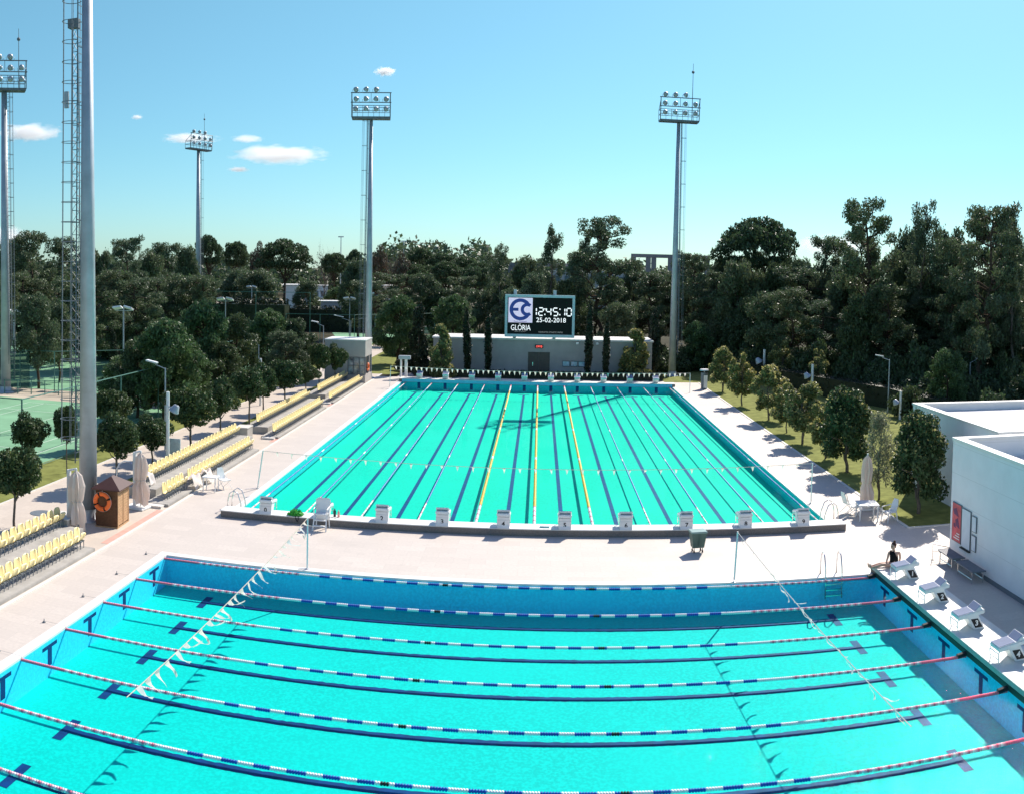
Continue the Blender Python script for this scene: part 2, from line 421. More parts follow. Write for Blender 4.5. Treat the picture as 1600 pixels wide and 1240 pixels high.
def marks():
    b = MB(); e = 0.004
    for k in range(8):
        y = NL[k]-.95
        n = 180; wv = [(-11.4+21.75*i/n, y-.125+random.gauss(0, .012), y+.125+random.gauss(0, .012)) for i in range(n+1)]
        for i in range(n): b.quad([(wv[i][0],wv[i][1],NZ+e),(wv[i+1][0],wv[i+1][1],NZ+e),(wv[i+1][0],wv[i+1][2],NZ+e),(wv[i][0],wv[i][2],NZ+e)])
        for xa in (-11.4, 10.35):
            b.quad([(xa-.13,y-.55,NZ+2*e),(xa+.13,y-.55,NZ+2*e),(xa+.13,y+.55,NZ+2*e),(xa-.13,y+.55,NZ+2*e)])
        for xw, s in ((NP['x0']+e, 1), (NP['x1']-e, -1)):
            q = [(xw,y-.12,-.80),(xw,y+.12,-.80),(xw,y+.12,-.28),(xw,y-.12,-.28)]; b.quad(q if s < 0 else q[::-1])
            q = [(xw,y-.42,-.28),(xw,y+.42,-.28),(xw,y+.42,-.17),(xw,y-.42,-.17)]; b.quad(q if s < 0 else q[::-1])
    struct("near_lane_marking", b, m_dark)
    b = MB()
    for x in FX:
        b.quad([(x-.10,40.2,FZ+e),(x+.10,40.2,FZ+e),(x+.10,85.3,FZ+e),(x-.10,85.3,FZ+e)])
        for ya in (40.2, 85.3): b.quad([(x-.5,ya-.13,FZ+2*e),(x+.5,ya-.13,FZ+2*e),(x+.5,ya+.13,FZ+2*e),(x-.5,ya+.13,FZ+2*e)])
        yw = FP['y1']-e; b.quad([(x-.14,yw,-.6),(x+.14,yw,-.6),(x+.14,yw,0.0),(x-.14,yw,0.0)])
    struct("far_lane_marking", b, m_dark2)
marks()
m_water_n = watermat("near_water", (0.72, 0.985, 0.985), 0.13, 0.03, 7.0, 0.6)
m_water_f = watermat("far_water", (0.72, 0.985, 0.96), 0.13, 0.02, 2.2, 0.06)
for nm, d, mt in (("near_pool_water", NP, m_water_n), ("far_pool_water", FP, m_water_f)):
    b = MB(); b.quad([(d['x0'],d['y0'],WZ),(d['x1'],d['y0'],WZ),(d['x1'],d['y1'],WZ),(d['x0'],d['y1'],WZ)]); struct(nm, b, mt)
# raised end walls (bulkheads) that carry the starting blocks
def bulkhead(name, a, b_, seams, label):
    t = thing(name, label, "pool end wall")
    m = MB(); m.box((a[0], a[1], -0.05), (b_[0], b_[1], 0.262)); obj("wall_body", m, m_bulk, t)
    m = MB()
    m.bbox((a[0]-.02, a[1]-.02, 0.265), (b_[0]+.02, b_[1]+.02, 0.30), 0.008); obj("top_slab", m, m_coping, t)
    m = MB()
    for s in seams: m.box(s[0], s[1])
    if seams: obj("joint", m, m_dsteel, t)
    return t
sm = [((x, 37.362, 0.0), (x+.012, 37.368, 0.26)) for x in np.arange(-12.6, 13, 0.9)]
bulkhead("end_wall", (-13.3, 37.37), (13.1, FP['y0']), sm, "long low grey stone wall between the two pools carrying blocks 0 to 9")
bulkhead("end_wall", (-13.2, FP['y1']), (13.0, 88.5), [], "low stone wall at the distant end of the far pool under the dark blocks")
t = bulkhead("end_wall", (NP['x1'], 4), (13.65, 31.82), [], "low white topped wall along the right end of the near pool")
m = MB(); m.box((NP['x1']-.022, 4, 0.14), (NP['x1']-.002, 31.8, 0.262), 0); m.box((NP['x1']-.026, 4, -0.03), (NP['x1']-.002, 31.8, 0.13), 1)
m_gutter = M("dark_green_gutter", (0.016, 0.045, 0.04), 0.5, 0.3); m_lip = M("pale_green_lip", (0.30, 0.42, 0.40), 0.5, 0.3)
obj("overflow_gutter", m, [m_lip, m_gutter], t)
t = None
# far tile face of the far end wall above the water
b = MB(); b.box((FP['x0'], FP['y1']-.012, -0.02), (FP['x1'], FP['y1']-.002, 0.262)); struct("far_wall_tile", b, M("pale_blue_wall_tile", (0.16, 0.60, 0.86), 0.4, 0.4, 0.08, 5))
# courts
g = MB()
g.quad([(-60,41.2,-.03),(-25.9,41.2,-.03),(-25.9,64.5,-.03),(-60,64.5,-.03)]); g.quad([(-75,70,-.03),(-30,70,-.03),(-30,118,-.03),(-75,118,-.03)])
g.quad([(-26,122,-.03),(-12,122,-.03),(-14,150,-.03),(-34,150,-.03)])
g.quad([(-130,85,-.032),(-76,85,-.032),(-76,150,-.032),(-130,150,-.032)])
struct("tennis_court", g, m_court)
g = MB(); g.quad([(-60,64.5,-.035),(-25.9,64.5,-.035),(-27,70,-.035),(-60,70,-.035)]); g.quad([(-25.9,60,-.034),(-25.2,60,-.034),(-25.2,120,-.034),(-25.9,120,-.034)])
g.quad([(-60,180,-.03),(0,180,-.03),(0,215,-.03),(-60,215,-.03)]); g.quad([(-110,255,-.03),(20,255,-.03),(20,300,-.03),(-110,300,-.03)])
g.quad([(-14,112,-.03),(-6,112,-.03),(-4,140,-.03),(-12,140,-.03)])
struct("sandy_ground", g, m_sand)
g = MB()
def ln(x0, y0, x1, y1, w=0.04):
    d = Vector((x1-x0, y1-y0)); n = Vector((-d.y, d.x)).normalized()*w
    g.quad([(x0-n.x,y0-n.y,-.024),(x1-n.x,y1-n.y,-.024),(x1+n.x,y1+n.y,-.024),(x0+n.x,y0+n.y,-.024)])
for cx in (-33, -47):
    for x in (cx-5.5, cx-4.1, cx+4.1, cx+5.5): ln(x, 42.8, x, 62.8)
    for y in (42.8, 46.4, 59.2, 62.8): ln(cx-5.5, y, cx+5.5, y)
    ln(cx, 46.4, cx, 59.2)
for cx in (-40, -56):
    for x in (cx-5.5, cx+5.5): ln(x, 78, x, 102)
    for y in (78, 90, 102): ln(cx-5.5, y, cx+5.5, y)
struct("court_marking", g, m_line)

# ------------------------------------------------------------------ buildings
def rect_wall(mb, p0, p1, th, z0, z1, mi=0):
    """a wall of thickness th to the left of the line p0 -> p1"""
    a, b = Vector((*p0, 0)), Vector((*p1, 0)); d = (b-a).normalized(); n = Vector((-d.y, d.x, 0))*th
    mb.prism([(a.x, a.y), (b.x, b.y), (b.x+n.x, b.y+n.y), (a.x+n.x, a.y+n.y)], z0, z1, mi)
def panel_render(name, col, w, h):
    m, t, p = _new(name)
    tc = t.nodes.new('ShaderNodeTexCoord'); sp = t.nodes.new('ShaderNodeSeparateXYZ'); cb = t.nodes.new('ShaderNodeCombineXYZ')
    t.links.new(tc.outputs['Object'], sp.inputs[0]); ad = t.nodes.new('ShaderNodeMath'); ad.operation = 'ADD'
    t.links.new(sp.outputs['X'], ad.inputs[0]); t.links.new(sp.outputs['Y'], ad.inputs[1])
    t.links.new(ad.outputs[0], cb.inputs['X']); t.links.new(sp.outputs['Z'], cb.inputs['Y'])
    b = t.nodes.new('ShaderNodeTexBrick'); b.offset = 0.0; b.inputs['Scale'].default_value = 1
    b.inputs['Brick Width'].default_value = w; b.inputs['Row Height'].default_value = h; b.inputs['Mortar Size'].default_value = 0.008
    b.inputs['Color1'].default_value = (*col, 1); b.inputs['Color2'].default_value = (*[x*.98 for x in col], 1); b.inputs['Mortar'].default_value = (*[x*.72 for x in col], 1)
    t.links.new(cb.outputs[0], b.inputs['Vector'])
    n = noise(t, 0.9, 6); c = mixc(t, ramp(t, n.outputs[0], 0.4, 0.8), b.outputs['Color'], [x*.88 for x in col])
    t.links.new(c, p.inputs['Base Color']); p.inputs['Roughness'].default_value = 0.8; p.inputs['Specular IOR Level'].default_value = 0.15
    return m
m_panel = panel_render("white_wall_panels", (0.80, 0.80, 0.82), 60.0, 1.12)
# white building on the right, near
t = thing("pool_house", "white flat roofed pool house with notices on its wall beside the near pool", "building", (15.84, 32.8, 0))
h = 4.72; m = MB()
m.box((0, -24, 0), (.22, 0, h-.12)); m.box((.22, -.22, 0), (16, 0, h-.12)); obj("wall", m, m_panel, t)
m = MB(); m.box((-.04, -24, h-.12), (.34, .04, h)); m.box((.34, -.34, h-.12), (16, .04, h)); obj("parapet_cap", m, m_coping, t)
m = MB(); m.box((.225, -24, h-.95), (16, -.225, h-.85)); obj("roof", m, m_roof, t)
m = MB(); m.box((-.03, -24, 0), (-.003, -.0, .16)); obj("plinth", m, m_dsteel, t)
m = MB(); m.box((-.05, -9.2, 2.7), (-.003, -8.9, 3.1)); obj("alarm_box", m, m_lip, t)
pool_house = t
def board(name, label, cat, y0, y1, z0, z1, face, parts=None):
    t = thing(name, label, cat, (15.83, (y0+y1)/2, (z0+z1)/2))
    w, hh = abs(y1-y0)/2, (z1-z0)/2
    m = MB(); m.box((-.035, -w, -hh), (-.004, w, hh)); obj("frame", m, m_dsteel, t)
    m = MB(); m.box((-.045, -w+.03, -hh+.03), (-.036, w-.03, hh-.03)); obj("panel", m, face, t)
    return t
m_redposter = M("red_poster", (0.62, 0.10, 0.12), 0.5, 0.3, 0.3, 2.5)
m_notice = M("white_notice", (0.62, 0.68, 0.76), 0.4, 0.4, 0.05)
t = board("poster", "tall red poster on the white wall, nearest its corner", "poster", 32.55, 31.75, 0.75, 2.25, m_redposter)
m = MB()
for (y, z, w, hh) in ((.05, .42, .25, .16), (-.1, .02, .2, .2), (.12, -.12, .12, .1)):
    m.prism([(y-w, z-hh), (y+w*.6, z-hh*.7), (y+w, z+hh*.4), (y-w*.2, z+hh)], 0, .004, 0, Matrix(((0,0,-1,-.046),(1,0,0,0),(0,1,0,0),(0,0,0,1))))
obj("printed_figure", m, M("dark_print", (0.16, 0.05, 0.12), 0.6), t)
m = MB()
for k in range(3): m.box((-.050, -.3, -.62+.1*k), (-.047, .2-.12*k, -.58+.1*k))
obj("printed_lines", m, m_white, t)
t = board("notice_board", "tall pale notice board right of the red poster", "notice board", 31.70, 30.95, 0.7, 2.2, m_notice)
m = MB(); m.box((-.1, -.38, -.8), (-.004, .38, -.755)); obj("ledge", m, m_black, t)
board("framed_notice", "small framed notice on the white wall, the upper one of two", "notice", 30.85, 30.48, 1.5, 2.1, m_notice)
board("framed_notice", "small framed notice on the white wall, the lower one of two", "notice", 30.85, 30.48, 0.78, 1.38, m_notice)
# second white block behind it
P0 = at(1427, 629, 4.35); P1 = at(1532, 626, 4.35); P2 = at(1608, 652, 4.35)
t = thing("flat_roofed_block", "larger white block with a bright flat roof behind the pool house", "building", (P0.x, P0.y, 0))
m = MB(); zt = 4.35; L = 14; D = 9.6
m.box((0, -D, 0), (.25, 0, zt-.1)); m.box((.25, -.25, 0), (L, 0, zt-.1)); m.box((.25, -D, 0), (L, -D+.25, zt-.1)); obj("wall", m, m_panel, t)
m = MB(); m.box((-.05, -D-.05, zt-.1), (.35, .05, zt)); m.box((.35, -.35, zt-.1), (L, .05, zt)); m.box((.35, -D-.05, zt-.1), (L, -D+.3, zt)); obj("parapet_cap", m, m_coping, t)
m = MB(); m.box((.26, -D+.26, zt-.5), (L, -.26, zt-.42)); obj("roof", m, m_roof, t)
t = None
# grey wall building behind the far pool, with the scoreboard
WX0, WX1, WY = -10.9, 11.7, 95.4
t = thing("service_building", "long grey rendered building behind the far pool below the scoreboard", "building", (0, WY, 0))
m = MB(); m.box((WX0, 0, -.05), (WX1, 5, 3.62)); obj("wall", m, m_wallg, t)
m = MB(); m.box((WX0-.12, -.12, 3.62), (WX1+.12, 5.1, 3.78)); obj("wall_cap", m, m_coping, t)
d0, d1 = at(823, 580, 0).x*.985, at(860, 580, 0).x*.985
dx0, dx1 = far(825, 560, WY+.1).x, far(859, 560, WY+.1).x
m = MB(); m.box((dx0-.1, -.05, 0), (dx0, -.003, 2.5)); m.box((dx1, -.05, 0), (dx1+.1, -.003, 2.5)); m.box((dx0, -.05, 2.4), (dx1, -.003, 2.5)); obj("door_frame", m, m_conc, t)
dr = MB(); xm = (dx0+dx1)/2
dr.box((dx0, -.04, 0), (xm-.01, -.004, 2.4)); dr.box((xm+.01, -.04, 0), (dx1, -.004, 2.4)); dd = obj("door", dr, m_brown_door, t)
m = MB(); m.box((dx0+.45, -.09, .95), (dx0+.53, -.045, 1.35)); obj("handle", m, m_chrome, dd)
wx = [far(u, 566, WY).x for u in (878, 891, 903, 915)]
for k in range(3):
    m = MB(); x0, x1 = wx[k]+.04, wx[k+1]-.04
    m.box((x0, -.06, .95), (x1, -.003, 1.02)); m.box((x0, -.06, 1.48), (x1, -.003, 1.55)); m.box((x0, -.06, 1.02), (x0+.05, -.003, 1.48)); m.box((x1-.05, -.06, 1.02), (x1, -.003, 1.48))
    w = obj("window", m, m_dsteel, t); m = MB(); m.box((x0+.05, -.03, 1.02), (x1-.05, -.004, 1.48)); obj("pane", m, M("bright_pane", (0.42, 0.58, 0.68), 0.12, 0.6, 0.35, 2.2), w)
t = thing("exit_sign", "small red lit sign above the brown double door", "sign", ((dx0+dx1)/2, WY, 2.98))
m = MB(); m.box((-.42, -.13, -.17), (.42, -.004, .17)); obj("housing", m, m_black, t)
text("lettering", "ÇIKIŞ", .26, emit("red_glow", (0.95, 0.10, 0.08), 1.2), t, TX(0, -.135, 0) @ FACE, bold=.004)
for u, v, lab in ((902, 533, "small white camera on the grey wall, just right of the scoreboard"), (933, 536, "small white camera on the grey wall, between the right pair of cypresses"), (757, 538, "small dark lamp on the grey wall left of the scoreboard")):
    p = far(u, v, WY+.05); t = thing("wall_camera", lab, "camera", (p.x, WY, 3.4))
    m = MB(); m.tube([(0, -.003, 0), (0, -.2, 0)], .04, 8); obj("bracket", m, m_white, t)
    m = MB(); m.bbox((-.13, -.5, -.1), (.13, -.2, .1), .02); obj("housing", m, m_white if u > 800 else m_dsteel, t)
# scoreboard
s0, s1 = far(789, 495, WY-.3), far(898, 495, WY-.3)
sw = s1.x-s0.x; zb, zt = far(842, 527, WY-.3).z, far(842, 461, WY-.3).z; sh = zt-zb
t = thing("scoreboard", "big electronic scoreboard with white frame showing the time and a blue emblem", "scoreboard", ((s0.x+s1.x)/2, WY-.3, zb))
m_sframe = M("pale_blue_frame", (0.50, 0.62, 0.66), 0.4, 0.4, 0.05)
m_screen = M("black_screen", (0.012, 0.014, 0.013), 0.6, 0.15)
m = MB(); hw = sw/2; b = .26
m.box((-hw, -.22, 0), (-hw+b, .3, sh)); m.box((hw-b, -.22, 0), (hw, .3, sh)); m.box((-hw+b, -.22, sh-b), (hw-b, .3, sh)); m.box((-hw+b, -.22, 0), (hw-b, .3, b*1.15)); obj("frame", m, m_sframe, t)
m = MB(); m.box((-hw+b, -.1, b*1.15), (hw-b, .28, sh-b)); scr = obj("screen", m, m_screen, t)
for x in (-hw*.72, hw*.42):
    m = MB(); m.box((x-.16, .35, -1.4), (x+.16, .65, sh+.5)); obj("support_post", m, m_steel, t)
yf = -.104
iw, ih = sw-2*b, sh-b*2.15; X0, Z0 = -hw+b, b*1.15      # screen area
def sx(f): return X0+f*iw
def sz(f): return Z0+f*ih
m_led = emit("white_led", (0.95, 0.93, 0.93), 0.55); m_ledp = emit("lilac_led", (0.72, 0.62, 0.80), 0.35); m_navy = emit("navy_led", (0.012, 0.03, 0.19), 0.35); m_dim = emit("dim_led", (0.35, 0.33, 0.32), 0.3)
m = MB(); lx0, lx1, lz0, lz1 = sx(.012), sx(.385), sz(.31), sz(.985)
m.box((lx0, yf-.004, lz0), (lx1, yf, lz1)); lg = obj("emblem_panel", m, m_ledp, scr)
# emblem: a ring opened on the right with an E bar, a crescent and a small disc
cx, cz = (lx0+lx1)/2, (lz0+lz1)/2+.07; r = (lx1-lx0)*.455; y1 = yf-.007
def ringpoly(cx, cz, ro, ri, a0, a1, n=48):
    o = [(cx+ro*math.cos(a0+(a1-a0)*i/n), cz+ro*math.sin(a0+(a1-a0)*i/n)) for i in range(n+1)]
    i_ = [(cx+ri*math.cos(a0+(a1-a0)*i/n), cz+ri*math.sin(a0+(a1-a0)*i/n)) for i in range(n+1)]
    return o, i_
m = MB()
def strip(o, i_, y):
    for k in range(len(o)-1): m.quad([(o[k][0], y, o[k][1]), (o[k+1][0], y, o[k+1][1]), (i_[k+1][0], y, i_[k+1][1]), (i_[k][0], y, i_[k][1])][::-1])
strip(*ringpoly(cx, cz, r, r*.68, R(28), R(332)), y1)
strip(*ringpoly(cx+r*.62, cz, r*.60, r*.30, R(52), R(308)), y1-.002)
m.quad([(cx-r*.8, y1-.003, cz-r*.14), (cx-r*.18, y1-.003, cz-r*.14), (cx-r*.18, y1-.003, cz+r*.14), (cx-r*.8, y1-.003, cz+r*.14)])
for s in (1, -1):
    q = [(cx+r*.30, y1-.003, cz+s*r*.60), (cx+r*.88, y1-.003, cz+s*r*.46), (cx+r*.62, y1-.003, cz+s*r*.80), (cx+r*.25, y1-.003, cz+s*r*.97)]
    m.quad(q if s > 0 else q[::-1])
obj("emblem", m, m_navy, scr)
text("emblem_caption", "Esenli Pansiyon", .22, m_navy, scr, TX(cx, y1-.003, lz0+.11) @ FACE)
text("hotel_name", "GLÖRIA", .62, m_led, scr, TX(cx+.05, y1, sz(.165)) @ FACE @ Matrix.Diagonal((.92, 1.3, 1, 1)))
text("hotel_caption", "SPORTS ARENA", .13, m_dim, scr, TX(cx, y1, sz(.065)) @ FACE, space=1.3)
text("date", "25-02-2018", .66, m_led, scr, TX(sx(.675), y1, sz(.385)) @ FACE, bold=.003)
text("footer_line", "VIDEOTR STARTE INFO", .22, m_dim, scr, TX(sx(.67), y1, sz(.06)) @ FACE, space=1.1)
SEG = {'0': 'abcdef', '1': 'bc', '2': 'abged', '4': 'fgbc', '5': 'afgcd'}
dw, dh, st = iw*.070, ih*.205, iw*.017
def seg(m, p, q):
    p, q = Vector(p), Vector(q); d = (q-p).normalized(); p = p+d*st*.3; q = q-d*st*.3; n = Vector((-d.y, d.x))*st*.5
    P = [p, p+d*st*.4+n, q-d*st*.4+n, q, q-d*st*.4-n, p+d*st*.4-n]
    m.quad([(a.x, y1, a.y) for a in P][::-1])
zc = sz(.515)
for ch, f in (('1', .375), ('2', .481), ('4', .600), ('5', .706), ('1', .815), ('0', .916)):
    m = MB(); x = sx(f); A = {'a': ((0,1),(1,1)), 'b': ((1,1),(1,.5)), 'c': ((1,.5),(1,0)), 'd': ((0,0),(1,0)), 'e': ((0,0),(0,.5)), 'f': ((0,.5),(0,1)), 'g': ((0,.5),(1,.5))}
    for q in SEG[ch]:
        a, b_ = A[q]; seg(m, (x+a[0]*dw, zc+a[1]*dh), (x+b_[0]*dw, zc+b_[1]*dh))
    obj("clock_digit", m, m_led, scr)
for f in (.568, .800):
    m = MB()
    for q in (.06, .78): x, z = sx(f), zc+dh*q; m.quad([(x, y1, z), (x+st, y1, z), (x+st, y1, z+st*1.1), (x, y1, z+st*1.1)])
    obj("clock_colon", m, m_led, scr)
# grey lifeguard kiosk at the left end of the far pool
k0 = at(514, 600); kx1 = -16.1
t = thing("pool_kiosk", "square grey kiosk with a glazed front at the far end of the stands", "building", (-18.0, 86.6, 0))
m = MB(); W2, D2, H2 = 1.95, 1.7, 4.05
m.box((-W2, -D2, 0), (W2-1.7, -D2+.2, H2-.1)); m.box((W2-1.7, -D2, 2.45), (W2, -D2+.2, H2-.1)); m.box((W2-.2, -D2+.2, 2.45), (W2, D2, H2-.1)); m.box((-W2, -D2+.2, 0), (-W2+.2, D2, H2-.1)); m.box((-W2+.2, D2-.2, 0), (W2-.2, D2, H2-.1)); m.box((W2-1.7, -D2, 0), (W2, -D2+.2, .75)); m.box((W2-.2, -D2+.2, 0), (W2, D2, .75))
obj("wall", m, m_wallg, t)
m = MB(); m.box((-W2-.03, -D2-.03, H2-.1), (W2+.03, D2+.03, H2)); obj("roof", m, m_coping, t)
m = MB()
for x in (W2-1.68, W2-1.15, W2-.6, W2-.1): m.box((x, -D2+.02, .75), (x+.07, -D2+.12, 2.45))
for z in (.76, 1.6, 2.38): m.box((W2-1.61, -D2+.03, z), (W2-.1, -D2+.1, z+.06))
for y in (-D2+.35, 0, D2-.3): m.box((W2-.12, y, .75), (W2-.02, y+.08, 2.45))
fr = obj("window", m, m_dsteel, t); m = MB(); m.box((W2-1.61, -D2+.14, .75), (W2-.12, -D2+.16, 2.45)); obj("pane", m, M("sky_glass", (0.30, 0.34, 0.36), 0.05, 0.8, 0.8, 1.5), fr)
def lifebuoy(label, loc, M4, s=1.0):
    t = thing("lifebuoy", label, "lifebuoy", loc); t.matrix_world = TX(*loc) @ M4
    m = MB(); m.torus(.28*s, .085*s, 28, 10, 0, seg=lambda i: i % 7 == 0); obj("ring", m, [m_orange, m_cloth], t, True)
    m = MB(); m.tube([(.36*s*math.cos(a), .36*s*math.sin(a), .02) for a in np.linspace(0, 6.28, 25)], .012, 5); obj("grab_line", m, m_cord, t)
    return t
lifebuoy("orange lifebuoy on the side of the grey kiosk", (-15.98, 86.0, 1.45), RY(R(90)), 1.1)
# concrete frame far behind the trees, low pale buildings
def box_building(name, label, u0, u1, vt, vb, r, mat, depth=8, roofm=None, wins=None):
    a, b = far(u0, vb, r), far(u1, vb, r); z1 = far((u0+u1)/2, vt, r).z
    ang = math.atan2(b.y-a.y, b.x-a.x); L = (b-a).xy.length
    t = thing(name, label, "building", (a.x, a.y, 0), ang)
    m = MB(); m.box((0, 0, -.05), (L, depth, z1)); obj("wall", m, mat, t)
    m = MB()
    if roofm is m_redtile: m.prism([(-.4, z1), (depth+.4, z1), (depth/2, z1+1.6)], -.4, L+.4, 0, Matrix(((0,0,1,0),(1,0,0,0),(0,1,0,0),(0,0,0,1))))
    else: m.box((-.2, -.2, z1), (L+.2, depth+.2, z1+.2))
    obj("roof", m, roofm or m_coping, t)
    for (f0, f1, q0, q1) in (wins or []):
        m = MB(); m.box((L*f0, -.06, z1*q0), (L*f1, -.005, z1*q1)); w = obj("window", m, m_dsteel, t)
        m = MB(); m.box((L*f0+.1, -.08, z1*q0+.1), (L*f1-.1, -.062, z1*q1-.1)); obj("pane", m, m_glass, w)
    return t
wn = [(.1+.2*k, .2+.2*k, .35, .75) for k in range(4)]
box_building("villa", "cream villa with a red tiled roof among the pines on the left", 214, 300, 447, 468, 190, M("cream_render", (0.55, 0.50, 0.42)), 9, m_redtile, wn)
box_building("white_hall", "white hall with a pale sloping roof seen under a big umbrella pine", 443, 470, 446, 464, 235, m_paint, 10, m_roof)
box_building("white_annex", "low white annex behind the parked van on the left", 476, 512, 447, 458, 262, m_paint, 8, None, wn)
box_building("long_grey_wall_block", "long low mauve grey building beyond the tennis courts", 498, 575, 472, 492, 185, M("mauve_render", (0.40, 0.37, 0.40)), 4, m_roof, [])
box_building("cream_house", "long cream house with dark windows behind the left lamp mast", 575, 642, 447, 459, 275, M("cream_house_render", (0.58, 0.53, 0.46)), 8, None, wn)
box_building("grey_store", "low grey store among the trees left of the scoreboard", 660, 700, 470, 487, 170, M("store_render", (0.33, 0.31, 0.30)), 5, m_roof, [(.55, .8, .3, .8)])
box_building("apartment_block", "pale grey apartment block glimpsed between the trunks right of the scoreboard", 860, 1000, 425, 480, 240, M("pale_block_render", (0.40, 0.41, 0.43)), 12, None, [(.03+.12*k, .1+.12*k, q, q+.14) for k in range(8) for q in (.2, .5, .75)])
box_building("apartment_block", "pale apartment block glimpsed behind the big umbrella pine on the right", 1120, 1330, 440, 500, 230, M("warm_block_render", (0.36, 0.34, 0.33)), 12, None, [(.03+.12*k, .1+.12*k, q, q+.14) for k in range(8) for q in (.2, .5, .75)])
m_skel = M('dark_concrete', (0.20, 0.20, 0.21), .9, .1)
def conc_frame(label, u0, u1, vt, cols, r, depth):
    a, b = far(u0, 440, r), far(u1, 440, r); z1 = far((u0+u1)/2, vt, r).z; ang = math.atan2(b.y-a.y, b.x-a.x); L = (b-a).xy.length
    t = thing("concrete_skeleton", label, "building", (a.x, a.y, 0), ang)
    m = MB(); m.box((0, 0, z1-.9), (L, depth, z1)); obj("roof_beam", m, m_skel, t)
    for f in cols:
        m = MB(); m.box((L*f-.7, .2, -.05), (L*f+.7, 1.6, z1-.9)); obj("column", m, m_skel, t)
    m = MB(); m.box((0, 2, -.05), (L, depth-1, z1*.35)); obj("infill_wall", m, m_skel, t)
conc_frame("unfinished concrete frame with columns above the trees, by the right lamp mast", 985, 1108, 398, (.03, .22, .29, .5, .68, .97), 260, 7)
conc_frame("unfinished concrete frame rising left of the scoreboard trees", 790, 888, 411, (.08, .16, .5, .8, .93), 250, 6)

# ------------------------------------------------------------------ flood-light masts
def floodhead(parent, x, y, z, yaw, tilt):
    e = MB(); A = TX(x, y, z) @ RZ(yaw) @ RX(tilt)
    e.lathe([(.03, .26), (.13, .24), (.22, .1), (.25, -.05), (.27, -.08)], 12, 0, A @ RX(R(90)))
    e.lathe([(.01, -.04), (.25, -.05)], 12, 1, A @ RX(R(90)))
    e.tube([(x-.3, y, z-.36), (x-.36, y, z)], .02, 4); e.tube([(x+.3, y, z-.36), (x+.36, y, z)], .02, 4); e.tube([(x-.3, y, z-.36), (x+.3, y, z-.36)], .02, 4)
    return obj("floodlight", e, [m_steel, m_lens], parent, True)
m_lens = M("lamp_lens", (0.55, 0.60, 0.63), 0.15, 0.7, 0.1)
def mast(label, base, ztop, r0, r1, yaw, rows, wdt, rod=None, cage=0.0, ladder_ang=0.0, tilt0=-18):
    t = thing("floodlight_mast", label, "light mast", (base.x, base.y, 0), 0, None)
    m = MB(); m.tube([(0, 0, -.05), (0, 0, ztop)], [r0, r1], 16); m.lathe([(r0+.28, -.03), (r0+.28, .05), (r0+.04, .06), (r0+.02, .5)], 16); obj("pole", m, m_steel, t, True)
    # ladder with safety hoops
    m = MB(); A = RZ(ladder_ang); off = r0+.14; lw = .21
    ox = lambda z: r0+(r1-r0)*z/ztop+.13
    for s in (-1, 1): m.tube([(ox(2.4), s*lw, 2.4), (ox(ztop), s*lw, ztop)], .028, 5, 0, True, A)
    for z in np.arange(2.5, ztop, .33): m.tube([(ox(z), -lw, z), (ox(z), lw, z)], .014, 4, 0, False, A)
    for z in np.arange(3, ztop, 2.4): m.tube([(0, 0, z), (ox(z), lw, z+.12)], .02, 4, 0, False, A)
    cr = .40 if cage == .84 else .27
    if cage:
        for z in np.arange(3.4, ztop, cage):
            pts = [(ox(z) + cr + cr*math.cos(a), cr*.95*math.sin(a), z) for a in np.linspace(-2.6, 2.6, 13)]
            m.tube(pts, .018, 4, 0, False, A)
        for a in np.linspace(-2.2, 2.2, 5): m.tube([(ox(3.2)+cr+cr*math.cos(a), cr*.95*math.sin(a), 3.2), (ox(ztop)+cr+cr*math.cos(a), cr*.95*math.sin(a), ztop)], .013, 4, 0, False, A)
    obj("ladder", m, m_dsteel, t)
    # head frame: basket, rails, lamp bars
    A = RZ(yaw); hw = wdt/2
    m = MB(); m.box((-hw, -.55, ztop-.1), (hw, .55, ztop+.12), 0, A); obj("platform", m, m_dsteel, t)
    m = MB()
    for z in (ztop+.65, ztop+1.15):
        m.tube([(-hw, -.55, z), (hw, -.55, z), (hw, .55, z), (-hw, .55, z), (-hw, -.55, z)], .035, 4, 0, False, A)
    for x in np.linspace(-hw, hw, 8): m.tube([(x, -.55, ztop), (x, -.55, ztop+1.15)], .025, 4, 0, False, A)
    for x in (-hw, hw): m.tube([(x, .55, ztop), (x, .55, ztop+1.15)], .03, 4, 0, False, A); m.tube([(x, -.6, ztop), (x, -.75, ztop+2.35)], .05, 5, 0, True, A); m.tube([(x, .5, ztop+1.15), (x, -.75, ztop+2.1)], .035, 4, 0, False, A)
    for z in (ztop+1.42, ztop+2.35): m.tube([(-hw-.1, -.72, z), (hw+.1, -.72, z)], .05, 5, 0, True, A)
    m.tube([(0, -.72, ztop+1.42), (0, -.72, ztop+2.35)], .03, 4, 0, True, A)
    obj("head_frame", m, m_dsteel, t)
    piv = bpy.data.objects.new("lamp_bank", None); piv.empty_display_size = .2; COL.objects.link(piv); piv.parent = t; piv.rotation_euler = (0, 0, yaw)
    for z, n in rows:
        for k in range(n):
            x = -hw*.78 + 2*hw*.78*k/3
            floodhead(piv, x, -.8, ztop+z, R(random.uniform(-32, 32)), R(tilt0+random.uniform(-22, 14)))
    if rod:
        m = MB(); p = A @ Vector((hw*.72, .4, 0)); m.tube([(p.x, p.y, ztop), (p.x, p.y, rod)], [.05, .02], 5); m.ball((p.x, p.y, rod-.9), .16, 8, 6); obj("lightning_rod", m, m_dsteel, t)
    return t
ROWS = [(.80, 4), (1.75, 4), (2.65, 3)]
